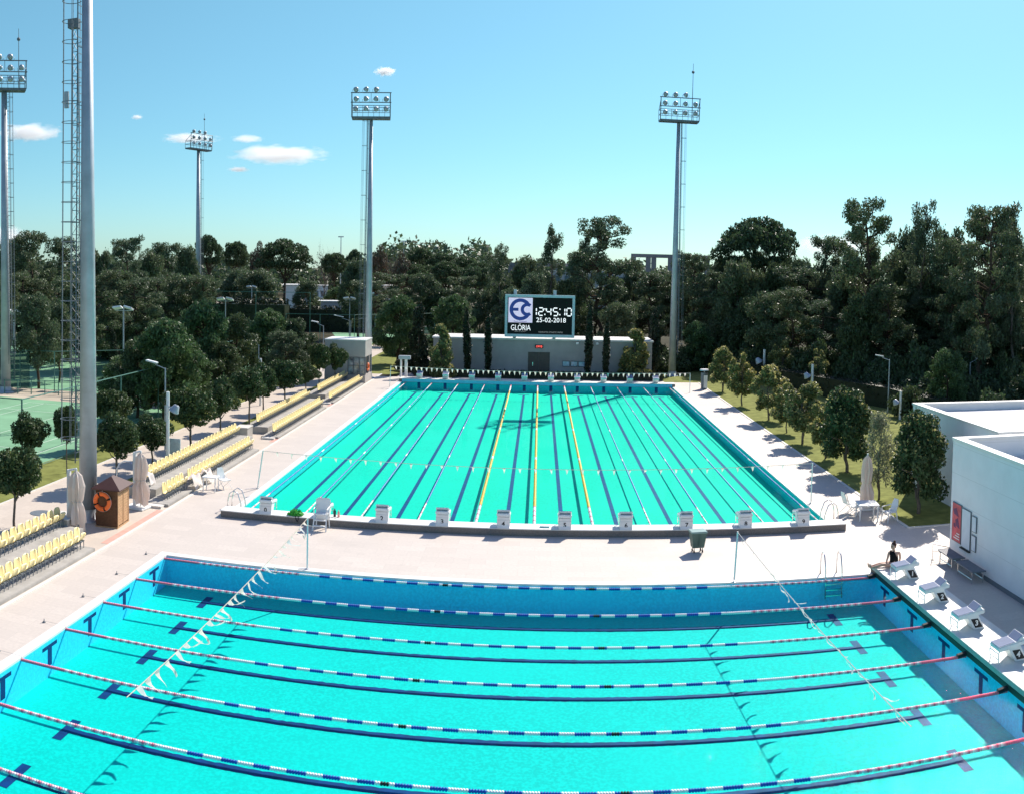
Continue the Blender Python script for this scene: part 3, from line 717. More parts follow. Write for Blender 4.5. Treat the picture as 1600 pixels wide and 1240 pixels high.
mr = at(1050, 587); mast("tall grey floodlight mast with a lightning rod, right of the scoreboard", mr, far(1057, 190, mr.xy.length).z, .40, .18, R(2), ROWS, 4.1, far(1080, 97, mr.xy.length).z, 2.4, R(0))
ml = at(571, 597); mast("tall grey floodlight mast behind the grey kiosk, left of the scoreboard", Vector((-16.6, 89.3, 0)), far(573, 185, 90.8).z, .38, .17, R(8), ROWS, 3.7, None, 2.4, R(180))
b3 = at(309, 522); mast("slim floodlight mast seen edge on above the left tree line", b3, far(313, 234, b3.xy.length).z, .5, .26, R(68), ROWS, 4.9, far(323, 175, b3.xy.length).z, 3, R(-12))
b4 = at(9, 612); mast("floodlight mast cut by the left edge with a lightning rod", b4, far(12, 141, b4.xy.length).z, .45, .24, R(38), ROWS, 3.6, far(33, 42, b4.xy.length).z, 1.2, R(-10))
b5 = at(138, 812); b5 = Vector((-18.34, 34.72, 0)); mast("thick near mast running out of the top of the picture beside the brown hut", b5, 27.0, .40, .17, R(60), ROWS, 4.2, None, .84, R(180))
# lattice aerial mast behind the thick one
bl = far(117, 640, 62); t = thing("lattice_mast", "thin triangular lattice aerial mast seen behind the caged ladder", "lattice mast", (bl.x, bl.y, 0))
zt = far(117, 42, 62).z; m = MB(); c3 = [(.32*math.cos(a), .32*math.sin(a)) for a in (0.5, 2.6, 4.7)]
for x, y in c3: m.tube([(x*1.5, y*1.5, -.03), (x*.75, y*.75, zt)], .035, 5)
n = int(zt/.8)
for k in range(n):
    z0, z1 = k*zt/n, (k+1)*zt/n; f0, f1 = 1.5-.75*z0/zt, 1.5-.75*z1/zt
    for i in range(3):
        a, b = c3[i], c3[(i+1) % 3]; m.tube([(a[0]*f0, a[1]*f0, z0), (b[0]*f1, b[1]*f1, z1)], .018, 3, 0, False); m.tube([(a[0]*f1, a[1]*f1, z1), (b[0]*f1, b[1]*f1, z1)], .018, 3, 0, False)
obj("lattice", m, m_dsteel, t)
m = MB(); m.box((-.35, -.25, zt-.1), (.35, .25, zt+.5)); m.tube([(.3, 0, zt), (.3, 0, zt+1)], .03, 5); obj("aerial_head", m, m_dsteel, t)
for z in (zt*.80,):
    m = MB(); m.bbox((-.62, -.3, z), (-.3, -.12, z+1.1), .03); obj("aerial_panel", m, m_steel, t)
# thin distant poles on the skyline
for u, vt, lab in ((532, 371, "thin distant lamp pole rising over the trees left of the left mast"), (630, 378, "thin distant pole with a cross head over the hill")):
    b = far(u, 445, 300); t = thing("distant_lamp_pole", lab, "lamp post", (b.x, b.y, 0)); zt = far(u, vt, 300).z
    m = MB(); m.tube([(0, 0, -.05), (0, 0, zt)], [.25, .14], 6); obj("pole", m, m_steel, t)
    m = MB(); m.box((-.9, -.2, zt), (.9, .2, zt+.35)); obj("lamp_head", m, m_steel, t)
# street lamps
def street_lamp(label, base, h, arm, heads=1, r=.06):
    t = thing("street_lamp", label, "street lamp", (base.x, base.y, 0))
    m = MB(); m.tube([(0, 0, -.03), (0, 0, h)], [r, r*.7], 8); obj("pole", m, m_steel, t)
    d = Vector(arm)
    for k in range(heads):
        v = d if k == 0 else Vector((-d.x, -d.y, d.z)); m = MB()
        m.tube([(0, 0, h-.05), (v.x*.6, v.y*.6, h+v.z*.6)], .03, 6); a = obj("arm", m, m_steel, t)
        m = MB(); q = math.atan2(v.y, v.x); l = v.xy.length
        m.bbox((l*.5, -.14, -.03), (l*1.15, .14, .06), .02, 0, TX(0, 0, h+v.z*.55) @ RZ(q) @ RY(-.16)); obj("lamp_head", m, m_white, t)
    return t
LB = at(258, 702); street_lamp("street lamp with a flat arm over the left tree row, nearest the camera", LB, far(255, 575, LB.xy.length).z, (-1.15, .2, .28))
b = at(1387, 645); street_lamp("street lamp with a flat arm by the right hedge, left of the white block", b, far(1387, 562, b.xy.length).z, (-1.05, .1, .3))
b = at(1514, 626); street_lamp("street lamp in front of the bushy pine at the right, its arm pointing right", b, far(1512, 566, b.xy.length).z, (1.0, -.1, .45))
b = at(1222, 577); street_lamp("small street lamp among the young trees at the far right corner", b, far(1222, 535, b.xy.length).z, (1.3, -.1, .5))
b = far(505, 560, 96); street_lamp("street lamp in front of the courts, left of the grey kiosk", b, far(506, 509, 96).z, (-1.2, .2, .4))
b = far(404, 585, 84); street_lamp("street lamp sticking out of the pines above the left stands", b, far(408, 538, 84).z, (-1.3, .2, .7))
b = far(548, 520, 125); street_lamp("street lamp with a single flat arm beyond the kiosk roof", b, far(548, 501, 125).z, (-2.1, .2, .5))
# white posts with a floodlight
def lamp_post(label, base, h, side, s=1.0):
    t = thing("floodlight_post", label, "lamp post", (base.x, base.y, 0))
    m = MB(); m.tube([(0, 0, -.03), (0, 0, h)], .09*s, 10); obj("pole", m, m_white, t)
    m = MB(); m.tube([(0, 0, h-.75*s), (side*.35*s, -.1, h-.75*s)], .03, 6); obj("bracket", m, m_steel, t)
    m = MB(); m.lathe([(.06, .2), (.15, .15), (.26, -.16), (.28, -.2), (.02, -.16)], 12, 0, TX(side*.48*s, -.15, h-.78*s) @ RY(side*.5) @ Matrix.Scale(s, 4)); obj("lamp_head", m, m_steel, t, True)
    return t
b = at(262, 745); lamp_post("white post with a round floodlight beside the nearest left street lamp", b, far(258, 612, b.xy.length).z, 1, 1.0)
b = at(1406, 655); lamp_post("white post with a round floodlight by the hedge, left of the white block", b, far(1407, 611, b.xy.length).z, -1, 1.0)
b = at(1268, 625); lamp_post("white post with a round floodlight half hidden by the young tree row", b, far(1268, 569, b.xy.length).z, -1, 1.2)
b = at(1193, 598); lamp_post("white post with a round floodlight at the far end of the young tree row", b, far(1193, 546, b.xy.length).z, -1, 1.4)
b = far(407, 600, 72); lamp_post("white post with a round floodlight over the stands, left of the grey kiosk", b, far(405, 560, 72).z, 1, 1.0)
# court floodlights
def court_light(label, u, vt, r, n=2, sc=1.0):
    b = far(u, 520, r); t = thing("court_floodlight", label, "court light", (b.x, b.y, 0)); h = far(u, vt, r).z
    m = MB(); m.tube([(0, 0, -.03), (0, 0, h)], .07, 8); m.tube([(-.8*sc, 0, h-.25), (.8*sc, 0, h-.25)], .04, 6); obj("pole", m, m_steel, t)
    for k in range(n):
        m = MB(); x = (-.55 + 1.1*k/max(1, n-1))*sc; m.bbox((-.42*sc, -.3*sc, -.09), (.42*sc, .3*sc, .09), .03, 0, TX(x, -.1, h) @ RX(-.35) @ RY(.25 if k % 2 else -.15)); obj("lamp_head", m, m_white, t)
court_light("pair of white court lamps on a pole right of the thick mast", 193, 481, 84)
court_light("row of white court lamps low behind the dark shrub", 188, 512, 108, 4, 1.7)
court_light("pair of white court lamps above the dark pines", 352, 467, 105)
court_light("court lamp pole with a crossbar left of the thick mast", 22, 487, 88, 2, 1.2)
court_light("thin court lamp pole over the pines, left of centre", 334, 450, 130, 2, .8)
court_light("thin court lamp pole between the pines and the white hall", 393, 448, 140, 2, .8)
court_light("court lamp pole before the long mauve building", 546, 466, 128, 2, .9)
court_light("white court lamp behind the kiosk tree, right of the left mast", 586, 459, 140, 1, .9)
# court fences
def fence(label, pts, h, z=0, step=3.0, mid=(.02, .5)):
    a = Vector((*pts[0], z)); t = thing("court_fence", label, "fence", (a.x, a.y, z)); m = MB(); rr = MB()
    for i in range(len(pts)-1):
        p, q = Vector((*pts[i], 0)) - a.xy.to_3d(), Vector((*pts[i+1], 0)) - a.xy.to_3d(); n = max(1, int((q-p).length/step))
        for k in range(n + (i == len(pts)-2)):
            c = p + (q-p)*k/n
            pm = MB(); pm.tube([(c.x, c.y, -.03), (c.x, c.y, h)], .045, 6); obj("post", pm, m_fence, t)
        for f in (*mid, 1.0): rr.tube([(p.x, p.y, h*f), (q.x, q.y, h*f)], .032 if f == 1 else .02, 5)
    obj("rail", rr, m_fence, t); return t
m_fence = M("green_fence_paint", (0.10, 0.22, 0.18), 0.5, 0.3)
fence("green tube fence round the near corner of the left tennis court", [(-58, 40.9), (-25.5, 40.9), (-25.5, 64.6)], 3.85, 0, 5.5, (.02,))
fb = fence("green tube fence between the two tennis courts on the left", [(-60, 68), (-40, 69.5), (-29.8, 78), (-29.8, 112)], 3.4, 0, 3.2, (.02, .5))
fence("tall fence with white tipped posts along the far left court", [(-75, 119), (-30, 119)], 7.4, 0, 6.5, (.02,))
fence("slanting fence of the court behind the grey kiosk", [(-33, 118), (-24, 119), (-14.5, 128)], 4.6, 0, 3.2, (.02, .45))
fence("black railing of short posts under the round left trees", [(-43, 66.2), (-31.5, 69.2)], 1.15, 0, 1.1, (.15, .9))

# green netting screen on the fence between the courts: a see-through weave
ms, t_, p_ = _new("green_screen_net"); p_.inputs['Base Color'].default_value = (0.02, 0.07, 0.05, 1); p_.inputs['Alpha'].default_value = 0.72; p_.inputs['Roughness'].default_value = 0.9
m = MB(); m.quad([(0, 0.02, .1), (17.6, 1.32, .1), (17.6, 1.32, 3.3), (0, 0.02, 3.3)]); obj("screen", m, ms, fb)
m = MB(); m.quad([(22.5, 3.5, .1), (29.9, 9.5, .1), (29.9, 9.5, 2.2), (22.5, 3.5, 2.2)]); obj("screen", m, ms, fb)

# ------------------------------------------------------------------ trees
def leaf_mesh(name, clumps, n, size, mats, aspect=0.55, out=0.5, shell=0.55, tipf=0.0, seed=0, droop=0.0, zcut=None):
    """many small leaf faces spread through clumps (cx, cy, cz, rx, ry, rz)"""
    g = np.random.default_rng(seed); c = np.array(clumps, float)
    w = (c[:, 3]*c[:, 4]*c[:, 5])**(2/3); k = g.choice(len(c), n, p=w/w.sum())
    d = g.normal(size=(n, 3)); d /= np.linalg.norm(d, axis=1)[:, None]
    rad = shell + (1-shell)*g.random(n)**0.6; rad *= 1 + .12*g.normal(size=n)*(g.random(n) < .25)
    P = c[k, :3] + d*rad[:, None]*c[k, 3:]
    N = out*d + g.normal(size=(n, 3))*.6; N /= np.linalg.norm(N, axis=1)[:, None]
    T = np.cross(N, g.normal(size=(n, 3))); T[:, 2] -= droop; T -= N*(T*N).sum(1)[:, None]; T /= np.linalg.norm(T, axis=1)[:, None]
    B = np.cross(N, T); s = size*(.55 + .9*g.random(n))[:, None]
    V = np.empty((n, 4, 3)); V[:, 0] = P-T*s; V[:, 1] = P-B*s*aspect; V[:, 2] = P+T*s; V[:, 3] = P+B*s*aspect
    if zcut is not None: V[:, :, 2] = np.maximum(V[:, :, 2], zcut)
    me = bpy.data.meshes.new(name); me.vertices.add(4*n); me.vertices.foreach_set('co', V.ravel())
    me.loops.add(4*n); me.loops.foreach_set('vertex_index', np.arange(4*n, dtype=np.int32))
    me.polygons.add(n); me.polygons.foreach_set('loop_start', np.arange(0, 4*n, 4, dtype=np.int32)); me.polygons.foreach_set('loop_total', np.full(n, 4, dtype=np.int32))
    for m in mats: me.materials.append(m)
    if tipf and len(mats) > 1:
        t = (d[:, 2] > .1) & (g.random(n) < tipf) & (rad > .8); me.polygons.foreach_set('material_index', t.astype(np.int32))
    me.update(calc_edges=True); return me
def limb(mb, p, q, r0, r1, wob, g, n=5, k=6):
    p, q = np.array(p, float), np.array(q, float); L = np.linalg.norm(q-p); pts = [p + (q-p)*i/n + (g.normal(size=3)*wob*L if 0 < i < n else 0) for i in range(n+1)]
    mb.tube(pts, [r0+(r1-r0)*i/n for i in range(n+1)], k); return pts
PROTO = {}
def proto(kind, W, H, trunk, crown, bark): PROTO[kind] = (W, H, trunk.mesh("trunk", bark, True), crown)
def shell_clumps(g, n, c, r, rc, zmin=-1.0, jit=.15, inner=.8):
    out = []
    for i in range(n):
        z = 1-2*(i+.5)/n; z = max(z, zmin); a = i*2.399963
        q = math.sqrt(max(0, 1-z*z)); f = inner*(1+g.normal()*jit); rr = rc*(.75+.5*g.random())
        out.append((c[0]+r[0]*q*math.cos(a)*f, c[1]+r[1]*q*math.sin(a)*f, c[2]+r[2]*z*f, rr, rr, rr*.85))
    return out
def build_protos():
    # globe headed street tree
    for i, kd in enumerate(("globe", "globe2")):
        g = np.random.default_rng(11+i); m = MB(); limb(m, (0, 0, -.05), (.04, .02, 1.9), .085, .06, .01, g)
        for k in range(7): a = k*.9; limb(m, (.03, .02, 1.5+.06*k), (.75*math.cos(a), .75*math.sin(a), 2.2+.12*k), .04, .012, .05, g)
        cl = shell_clumps(g, 28, (0, 0, 2.88), (1.32, 1.28, .95), .45, jit=.22) + [(0, 0, 2.85, .9, .9, .65)]
        proto(kd, 2.9, 3.95, m, leaf_mesh("crown", cl, 9500, .085, [m_tree, m_lawn_leaf], seed=20+i, tipf=.15), m_barkg)
    # young lawn trees with yellow tips, open ovoid crown
    for i, kd in enumerate(("lawn", "lawn2", "lawn3")):
        g = np.random.default_rng(31+i); m = MB(); le = (.12*(i-1), .1)
        tr = limb(m, (0, 0, -.05), (le[0], le[1], 2.6), .075, .035, .02, g)
        if i != 1: limb(m, (.02, 0, .35), (.55, -.1, 1.5), .05, .025, .03, g)
        for k in range(12): a = k*2.4; z = 1.0+.17*k; limb(m, (le[0]*z/2.6, 0, z), (le[0]+(1.0-.03*k)*math.cos(a), (1.0-.03*k)*math.sin(a), z+.6), .03, .008, .06, g)
        cl = []
        for k in range(34):
            f = g.random(); z = 1.05+2.75*f; R_ = (1.35*math.sin(math.pi*(.16+.80*f))**.8)*(.35+.65*g.random()); a = g.random()*6.28; r = .24+.22*g.random()
            cl.append((le[0]+R_*math.cos(a), R_*math.sin(a), z, r, r, r*1.05))
        proto(kd, 2.9, 4.15, m, leaf_mesh("crown", cl, 8000, .083, [m_lawn_leaf, m_tip], seed=40+i, tipf=(.75, .6, .4)[i], shell=.4), m_barkg)
    # dark full lawn tree and a pale olive
    for i, (kd, mt, n) in enumerate((("fulltree", [m_tree, m_tip], 13000), ("olive", [m_olive, m_olive], 4600))):
        g = np.random.default_rng(51+i); m = MB(); limb(m, (0, 0, -.05), (.1, 0, 2.0), .11, .06, .02, g); limb(m, (.03, 0, .5), (.5, .1, 1.7), .06, .03, .03, g)
        for k in range(14): a = k*2.4; z = .9+.17*k; limb(m, (.06, 0, min(z, 2)), (1.0*math.cos(a), 1.0*math.sin(a), z+.6), .04, .008, .06, g)
        cl = []
        for k in range(46):
            f = g.random(); z = .95+3.2*f; R_ = 1.35*math.sin(math.pi*(.2+.74*f))**.7*(.4+.6*g.random()); a = g.random()*6.28; r = .30+.25*g.random(); cl.append((R_*math.cos(a), R_*math.sin(a), z, r, r, r*1.1))
        proto(kd, 3.3, 4.5, m, leaf_mesh("crown", cl, n, .095 if i else .088, mt, aspect=.3 if i else .5, seed=60+i, shell=.35, tipf=.22), m_barkg)
    # cone shaped dense shrub to the ground with light tips
    g = np.random.default_rng(71); m = MB(); limb(m, (0, 0, -.05), (0, 0, 3.6), .12, .03, .005, g); cl = []
    for k in range(60):
        f = g.random()**1.2; z = .35+4.0*f; R_ = 1.45*(1-f)**.55*(.5+.5*g.random()); a = g.random()*6.28; r = .30+.22*g.random(); cl.append((R_*math.cos(a), R_*math.sin(a), z, r, r, r))
    proto("coneshrub", 3.5, 4.75, m, leaf_mesh("crown", cl, 8000, .12, [m_lawn_leaf, m_tip], seed=72, tipf=.42, zcut=.02), m_barkg)
    # slim cypress
    g = np.random.default_rng(81); m = MB(); limb(m, (0, 0, -.05), (0, 0, 5.2), .07, .02, .004, g)
    cl = [(g.normal()*.03, g.normal()*.03, .3+5.6*i/26, .40*math.sin(math.pi*(.14+.8*i/26))**.6, .40*math.sin(math.pi*(.14+.8*i/26))**.6, .32) for i in range(27)]
    proto("cypress", .92, 6.25, m, leaf_mesh("crown", cl, 4200, .085, [m_cyp], seed=82, droop=-1.5, zcut=.02), m_bark)
    # broad dark conifer down to the ground
    g = np.random.default_rng(85); m = MB(); limb(m, (0, 0, -.05), (0, 0, 6), .18, .05, .004, g); cl = []
    for k in range(50):
        f = g.random(); z = .5+6.6*f; R_ = 1.5*(1-f)**.5*(.4+.6*g.random()); a = g.random()*6.28; r = .4+.25*g.random(); cl.append((R_*math.cos(a), R_*math.sin(a), z, r, r, r*1.3))
    proto("darkconifer", 3.5, 7.6, m, leaf_mesh("crown", cl, 6500, .15, [m_cyp], seed=86, zcut=.02), m_bark)
    # stone (umbrella) pines
    for i, kd in enumerate(("umbrella", "umbrella2")):
        g = np.random.default_rng(91+i); m = MB(); top = (.5*(1 if i else -1), .3, 7.6); tr = limb(m, (0, 0, -.1), top, .34, .22, .012, g, 6, 8); cl = []
        for k in range(34):
            f = math.sqrt((k+.5)/34); a = k*2.4; R_ = 5.3*f; z = 9.3+3.1*math.sqrt(max(0, 1-f*f)) + g.normal()*.3; r = 1.05+.5*g.random()
            cl.append((top[0]+R_*math.cos(a), top[1]+R_*math.sin(a), z, r, r, r*.62))
            if k % 2 == 0: limb(m, (top[0], top[1], 6.2+1.2*g.random()), (top[0]+R_*.86*math.cos(a), top[1]+R_*.86*math.sin(a), z-.5), .13, .04, .05, g)
        for k in range(10): a = k*.63; cl.append((top[0]+3.6*math.cos(a), top[1]+3.6*math.sin(a), 9.2, 1.3, 1.3, .6))
        proto(kd, 12.9, 13.2, m, leaf_mesh("crown", cl, 15000, .20, [m_pine, m_pine2], aspect=.45, seed=95+i, tipf=.25), m_bark)
    # Aleppo pines: crooked, open, clustered
    for i, kd in enumerate(("aleppo", "aleppo2", "aleppo3")):
        g = np.random.default_rng(101+i); m = MB(); bx = (1.2, -1.0, .6)[i]; tr = limb(m, (0, 0, -.1), (bx, .4, 13.6), .30, .09, .018, g, 9, 7); cl = []
        for k in range(40):
            f = .24+.76*g.random()**.9; j = f*9; a0 = int(min(j, 8)); base = tr[a0]*(1-(j-a0))+tr[min(a0+1, 9)]*(j-a0); a = k*2.4; L = (1.0+3.2*(1-(f-.45)**2*1.6))*(.45+.65*g.random())
            tip = base + np.array([L*math.cos(a), L*math.sin(a), L*(.15+.45*g.random())]); limb(m, base, tip, .09, .025, .06, g, 5, 5)
            for q in range(3): u = .55+.5*g.random(); c = base+(tip-base)*u; r = .50+.55*g.random(); cl.append((c[0]+g.normal()*.4, c[1]+g.normal()*.4, c[2]+.25, r, r, r*.72))
        cl.append((bx, .4, 13.9, 1.0, 1.0, .8))
        proto(kd, 8.4, 15.0, m, leaf_mesh("crown", cl, 19000, .15, [m_aleppo, m_pine2], aspect=.42, seed=111+i, tipf=.3, shell=.3), m_bark)
    # wispy tall eucalyptus
    for i, kd in enumerate(("wispy", "wispy2")):
        g = np.random.default_rng(121+i); m = MB(); tr = limb(m, (0, 0, -.1), (.5-i, .2, 14.5), .24, .05, .012, g, 9, 7); cl = []
        for k in range(34):
            f = .30+.70*g.random(); j = f*9; a0 = int(min(j, 8)); base = tr[a0]*(1-(j-a0))+tr[min(a0+1, 9)]*(j-a0); a = g.random()*6.28; L = (2.6 if f < .85 else 1.3)*(.3+.8*g.random())
            tip = base + np.array([L*math.cos(a), L*math.sin(a), L*.8]); limb(m, base, tip, .06, .015, .06, g, 4, 4); r = .55+.5*g.random(); cl.append((tip[0], tip[1], tip[2], r, r, r*1.1))
        proto(kd, 6.2, 16.3, m, leaf_mesh("crown", cl, 8500, .16, [m_aleppo, m_pine2], aspect=.4, seed=131+i, shell=.2, droop=.8), m_barkg)
    # dense broad pine down to low branches
    for i, (kd, mt) in enumerate((("densepine", m_pine2), ("densepine2", m_pine))):
        g = np.random.default_rng(141+i); m = MB(); limb(m, (0, 0, -.1), (.2, 0, 6.4), .24, .06, .01, g, 6, 7); cl = []
        for k in range(84):
            f = g.random(); z = 1.2+6.2*f; R_ = 3.7*math.sin(math.pi*(.22+.72*f))**.8*(.35+.65*g.random()); a = g.random()*6.28; r = .55+.5*g.random(); cl.append((R_*math.cos(a), R_*math.sin(a), z, r, r, r*.7))
        for k in range(14): c = cl[k*4]; limb(m, (.1, 0, max(1.2, c[2]-1)), c[:3], .08, .02, .05, g, 4, 5)
        proto(kd, 8.3, 8.1, m, leaf_mesh("crown", cl, 17000, .165, [mt, m_pine], aspect=.42, seed=151+i, tipf=.3, shell=.3, droop=-.6), m_bark)
    # broad filler tree, understorey bush, bare tree, brown tree
    for i, kd in enumerate(("broad", "broad2")):
        g = np.random.default_rng(161+i); m = MB(); limb(m, (0, 0, -.1), (.3, 0, 6.5), .25, .1, .02, g, 6, 6); cl = []
        for k in range(44):
            f = g.random(); z = 2.6+6.6*f; R_ = 3.9*math.sin(math.pi*(.22+.70*f))**.7*(.3+.7*g.random()); a = g.random()*6.28; r = .75+.65*g.random(); cl.append((R_*math.cos(a), R_*math.sin(a), z, r, r, r*.8))
        for k in range(12): c = cl[k*3]; limb(m, (.15, 0, max(2, c[2]-1.8)), c[:3], .1, .03, .05, g, 4, 5)
        proto(kd, 8.9, 10.0, m, leaf_mesh("crown", cl, 15000, .165, [m_aleppo, m_pine2], aspect=.5, seed=171+i, tipf=.25, shell=.3), m_bark)
    g = np.random.default_rng(181); m = MB(); limb(m, (0, 0, -.1), (0, 0, 1.4), .1, .05, .02, g); cl = []
    for k in range(40): f = g.random(); a = g.random()*6.28; R_ = 2.3*math.sqrt(g.random()); r = .4+.4*g.random(); cl.append((R_*math.cos(a), R_*math.sin(a), .4+2.0*f*(1-R_/3.2), r, r, r*.9))
    proto("bush", 5.4, 2.9, m, leaf_mesh("crown", cl, 8000, .125, [m_pine, m_pine2], seed=182, tipf=.2, zcut=.0, shell=.3), m_bark)
    g = np.random.default_rng(191); m = MB(); tr = limb(m, (0, 0, -.1), (.2, 0, 6), .25, .1, .02, g, 6, 6); cl = []
    for k in range(40):
        b = tr[2+k % 5]; a = k*2.4; L = 2.2+2.0*g.random(); tip = b+np.array([L*math.cos(a), L*math.sin(a), L*(.5+.5*g.random())]); pts = limb(m, b, tip, .07, .02, .06, g, 4, 4)
        for q in range(3): limb(m, pts[2+q % 2], pts[2+q % 2]+g.normal(size=3)*.9+np.array([0, 0, .5]), .03, .012, .08, g, 3, 3)
        cl.append((tip[0], tip[1], tip[2], .6, .6, .5))
    proto("bare", 8.0, 9.5, m, leaf_mesh("crown", cl, 700, .09, [m_brownleaf], seed=192, shell=.1), m_barkg)
    g = np.random.default_rng(195); m = MB(); limb(m, (0, 0, -.1), (0, 0, 6.5), .3, .1, .02, g)
    proto("brown", 8.6, 10.0, m, leaf_mesh("crown", shell_clumps(g, 30, (0, 0, 6.6), (3.6, 3.6, 3.0), 1.1), 6000, .22, [m_brownleaf, m_aleppo], seed=196, tipf=.4), m_bark)
build_protos()
_first = {}
def tree(kind, pos, W, H, label, group=None, cat="tree", name=None, rot=None):
    w, h, tm, cm = PROTO[kind]; rot = random.uniform(0, 6.28) if rot is None else rot; sc = (W/w*random.uniform(.93, 1.09), W/w*random.uniform(.93, 1.09), H/h); tilt = (random.gauss(0, .025), random.gauss(0, .025))
    if kind not in _first:
        t = thing(name or "tree", label, cat, pos, rot, group); obj("trunk", tm, None, t); obj("crown", cm, None, t); t.scale = sc; t.rotation_euler = (*tilt, rot); _first[kind] = t; return t
    t = dup(_first[kind], label, None, pos, rot, sc); t.rotation_euler = (*tilt, rot)
    if group: t['group'] = group
    elif 'group' in t.keys(): del t['group']
    t['category'] = cat; t.name = name or "tree"; return t
def ptree(kind, u, vt, wpx, r, label, group=None, cat="tree", name=None, H=None, vb=None, bu=None):
    """a tree measured in the photograph: crown centre u, top vt, width wpx, standing r metres off (or base row vb)"""
    if vb is not None: b = at(bu or u, vb); r = b.xy.length
    c = far(u, vt, r); h = H or c.z
    return tree(kind, (c.x, c.y, -.03), wpx*r/FOC, h, label, group, cat, name)
NM = dict(umbrella="umbrella_pine", umbrella2="umbrella_pine", aleppo="pine_tree", aleppo2="pine_tree", aleppo3="pine_tree", wispy="eucalyptus_tree", wispy2="eucalyptus_tree", densepine="pine_tree", densepine2="pine_tree", broad="broadleaf_tree", broad2="broadleaf_tree", bare="bare_tree", brown="broadleaf_tree", bush="bush", cypress="cypress", darkconifer="conifer", coneshrub="shrub", olive="olive_tree", globe="street_tree", globe2="street_tree", lawn="young_tree", lawn2="young_tree", lawn3="young_tree", fulltree="young_tree")
def T(kind, u, vt, w, r, label, **k): return ptree(kind, u, vt, w, r, label, name=NM[kind], **k)
# left street trees (globe heads) in the strip behind the stands and by the courts
SG = "round headed street trees left of the stands"
for kd, u, vt, w, bu, vb, lab in (
 ("globe", 20, 694, 84, 17, 838, "round street tree with a bare trunk cut by the left edge, nearest the camera"),
 ("globe2", 44, 648, 62, 50, 742, "small round tree by the court fence corner, left of the caged ladder"),
 ("globe", 104, 630, 36, 105, 738, "small round tree standing behind the caged ladder"),
 ("globe2", 182, 648, 74, 186, 762, "round street tree directly right of the thick mast, above the hut"),
 ("globe", 176, 606, 62, 176, 700, "dark round tree in the shade behind the tree above the hut"),
 ("globe2", 240, 650, 66, 244, 738, "round street tree between the umbrella and the white post"),
 ("globe", 299, 604, 72, 294, 714, "round street tree with a straight trunk right of the white post"),
 ("globe2", 345, 592, 52, 331, 696, "round street tree behind the one right of the white post"),
 ("globe", 390, 572, 58, 382, 672, "round street tree with a long bare trunk above the long stand's end"),
 ("globe2", 412, 570, 44, 406, 655, "round street tree in front of the stone box between the stands"),
 ("globe", 446, 560, 48, 437, 643, "round street tree above the middle stand's lower end"),
 ("globe2", 478, 567, 38, 480, 622, "small round street tree above the middle of the middle stand"),
 ("globe", 499, 535, 32, 503, 610, "tall round street tree left of the kiosk, the left of two"),
 ("globe2", 524, 540, 34, 512, 604, "round street tree pressed against the grey kiosk's left wall")):
    T(kd, u, vt, w, None, lab, group=SG, vb=vb, bu=bu)
# trees of the right lawn
YG = "young trees in a row on the right lawn"
for kd, u, vt, w, bu, vb, lab in (
 ("lawn", 1131, 540, 48, 1131, 612, "yellow tipped young tree at the far end of the right row"),
 ("lawn2", 1162, 546, 52, 1165, 634, "yellow tipped young tree second from the far end of the right row"),
 ("lawn", 1204, 569, 66, 1203, 656, "bright yellow green young tree in the middle of the right row"),
 ("lawn2", 1232, 592, 52, 1232, 676, "thin young tree filling the gap in the middle of the right row"),
 ("lawn3", 1257, 588, 76, 1260, 694, "young tree with a visible slim trunk on sunlit grass, left of the dark one"),
 ("lawn3", 1293, 612, 62, 1293, 716, "slender leaning young tree between two fuller ones"),
 ("fulltree", 1328, 598, 92, 1330, 738, "dark full young tree left of the closed right umbrella"),
 ("olive", 1378, 644, 66, 1377, 780, "pale grey green olive like tree right of the closed umbrella"),
 ("fulltree", 1441, 634, 100, 1440, 802, "largest dark tree of the right row, beside the pool house corner")):
    T(kd, u, vt, w, None, lab, group=YG, vb=vb, bu=bu)
T("lawn2", 1223, 527, 46, 92, "small leafy tree beyond the right row, beside a small street lamp")
T("lawn2", 1280, 541, 36, 88, "small rounded tree on a thin stem in front of the dark right hedge")
# by the grey wall
T("coneshrub", 691, 503, 50, None, "cone shaped light tipped shrub before the left half of the grey wall", vb=589)
T("coneshrub", 992, 511, 56, None, "cone shaped light tipped shrub before the right end of the grey wall", vb=591)
for u, vt, lab in ((733, 478, "slim cypress left of the scoreboard, the left of two"), (764, 484, "slim cypress left of the scoreboard, the right of two"), (920, 470, "tallest slim cypress right of the scoreboard, next to the small windows"), (948, 496, "slim cypress right of the scoreboard, beside the round shrub")):
    T("cypress", u, vt, 15, None, lab, vb=588 if u < 800 else 592, cat="cypress")
T("darkconifer", 655, 470, 34, 96, "very dark conifer left of the grey wall"); T("darkconifer", 1022, 480, 30, 98, "very dark conifer right of the grey wall, left of the right lamp mast")
T("densepine", 624, 456, 96, 104, "broad bright needled pine above the left end of the grey wall"); T("densepine", 712, 456, 86, 108, "broad pine behind the pair of cypresses left of the scoreboard")
T("broad", 790, 490, 60, 112, "pale green tree tucked behind the scoreboard's left edge"); T("lawn2", 775, 520, 30, 104, "light leafed shrub under the scoreboard's left edge", cat="shrub")
T("broad2", 965, 470, 76, 108, "broad tree behind the right pair of cypresses"); T("densepine", 1090, 498, 64, 104, "rounded pine on a thin trunk right of the right lamp mast")
T("densepine", 1180, 492, 90, 112, "broad pine with drooping branches behind the far end of the right row"); T("densepine2", 1140, 508, 60, 118, "dark pine between the rounded pine and the broad drooping one")
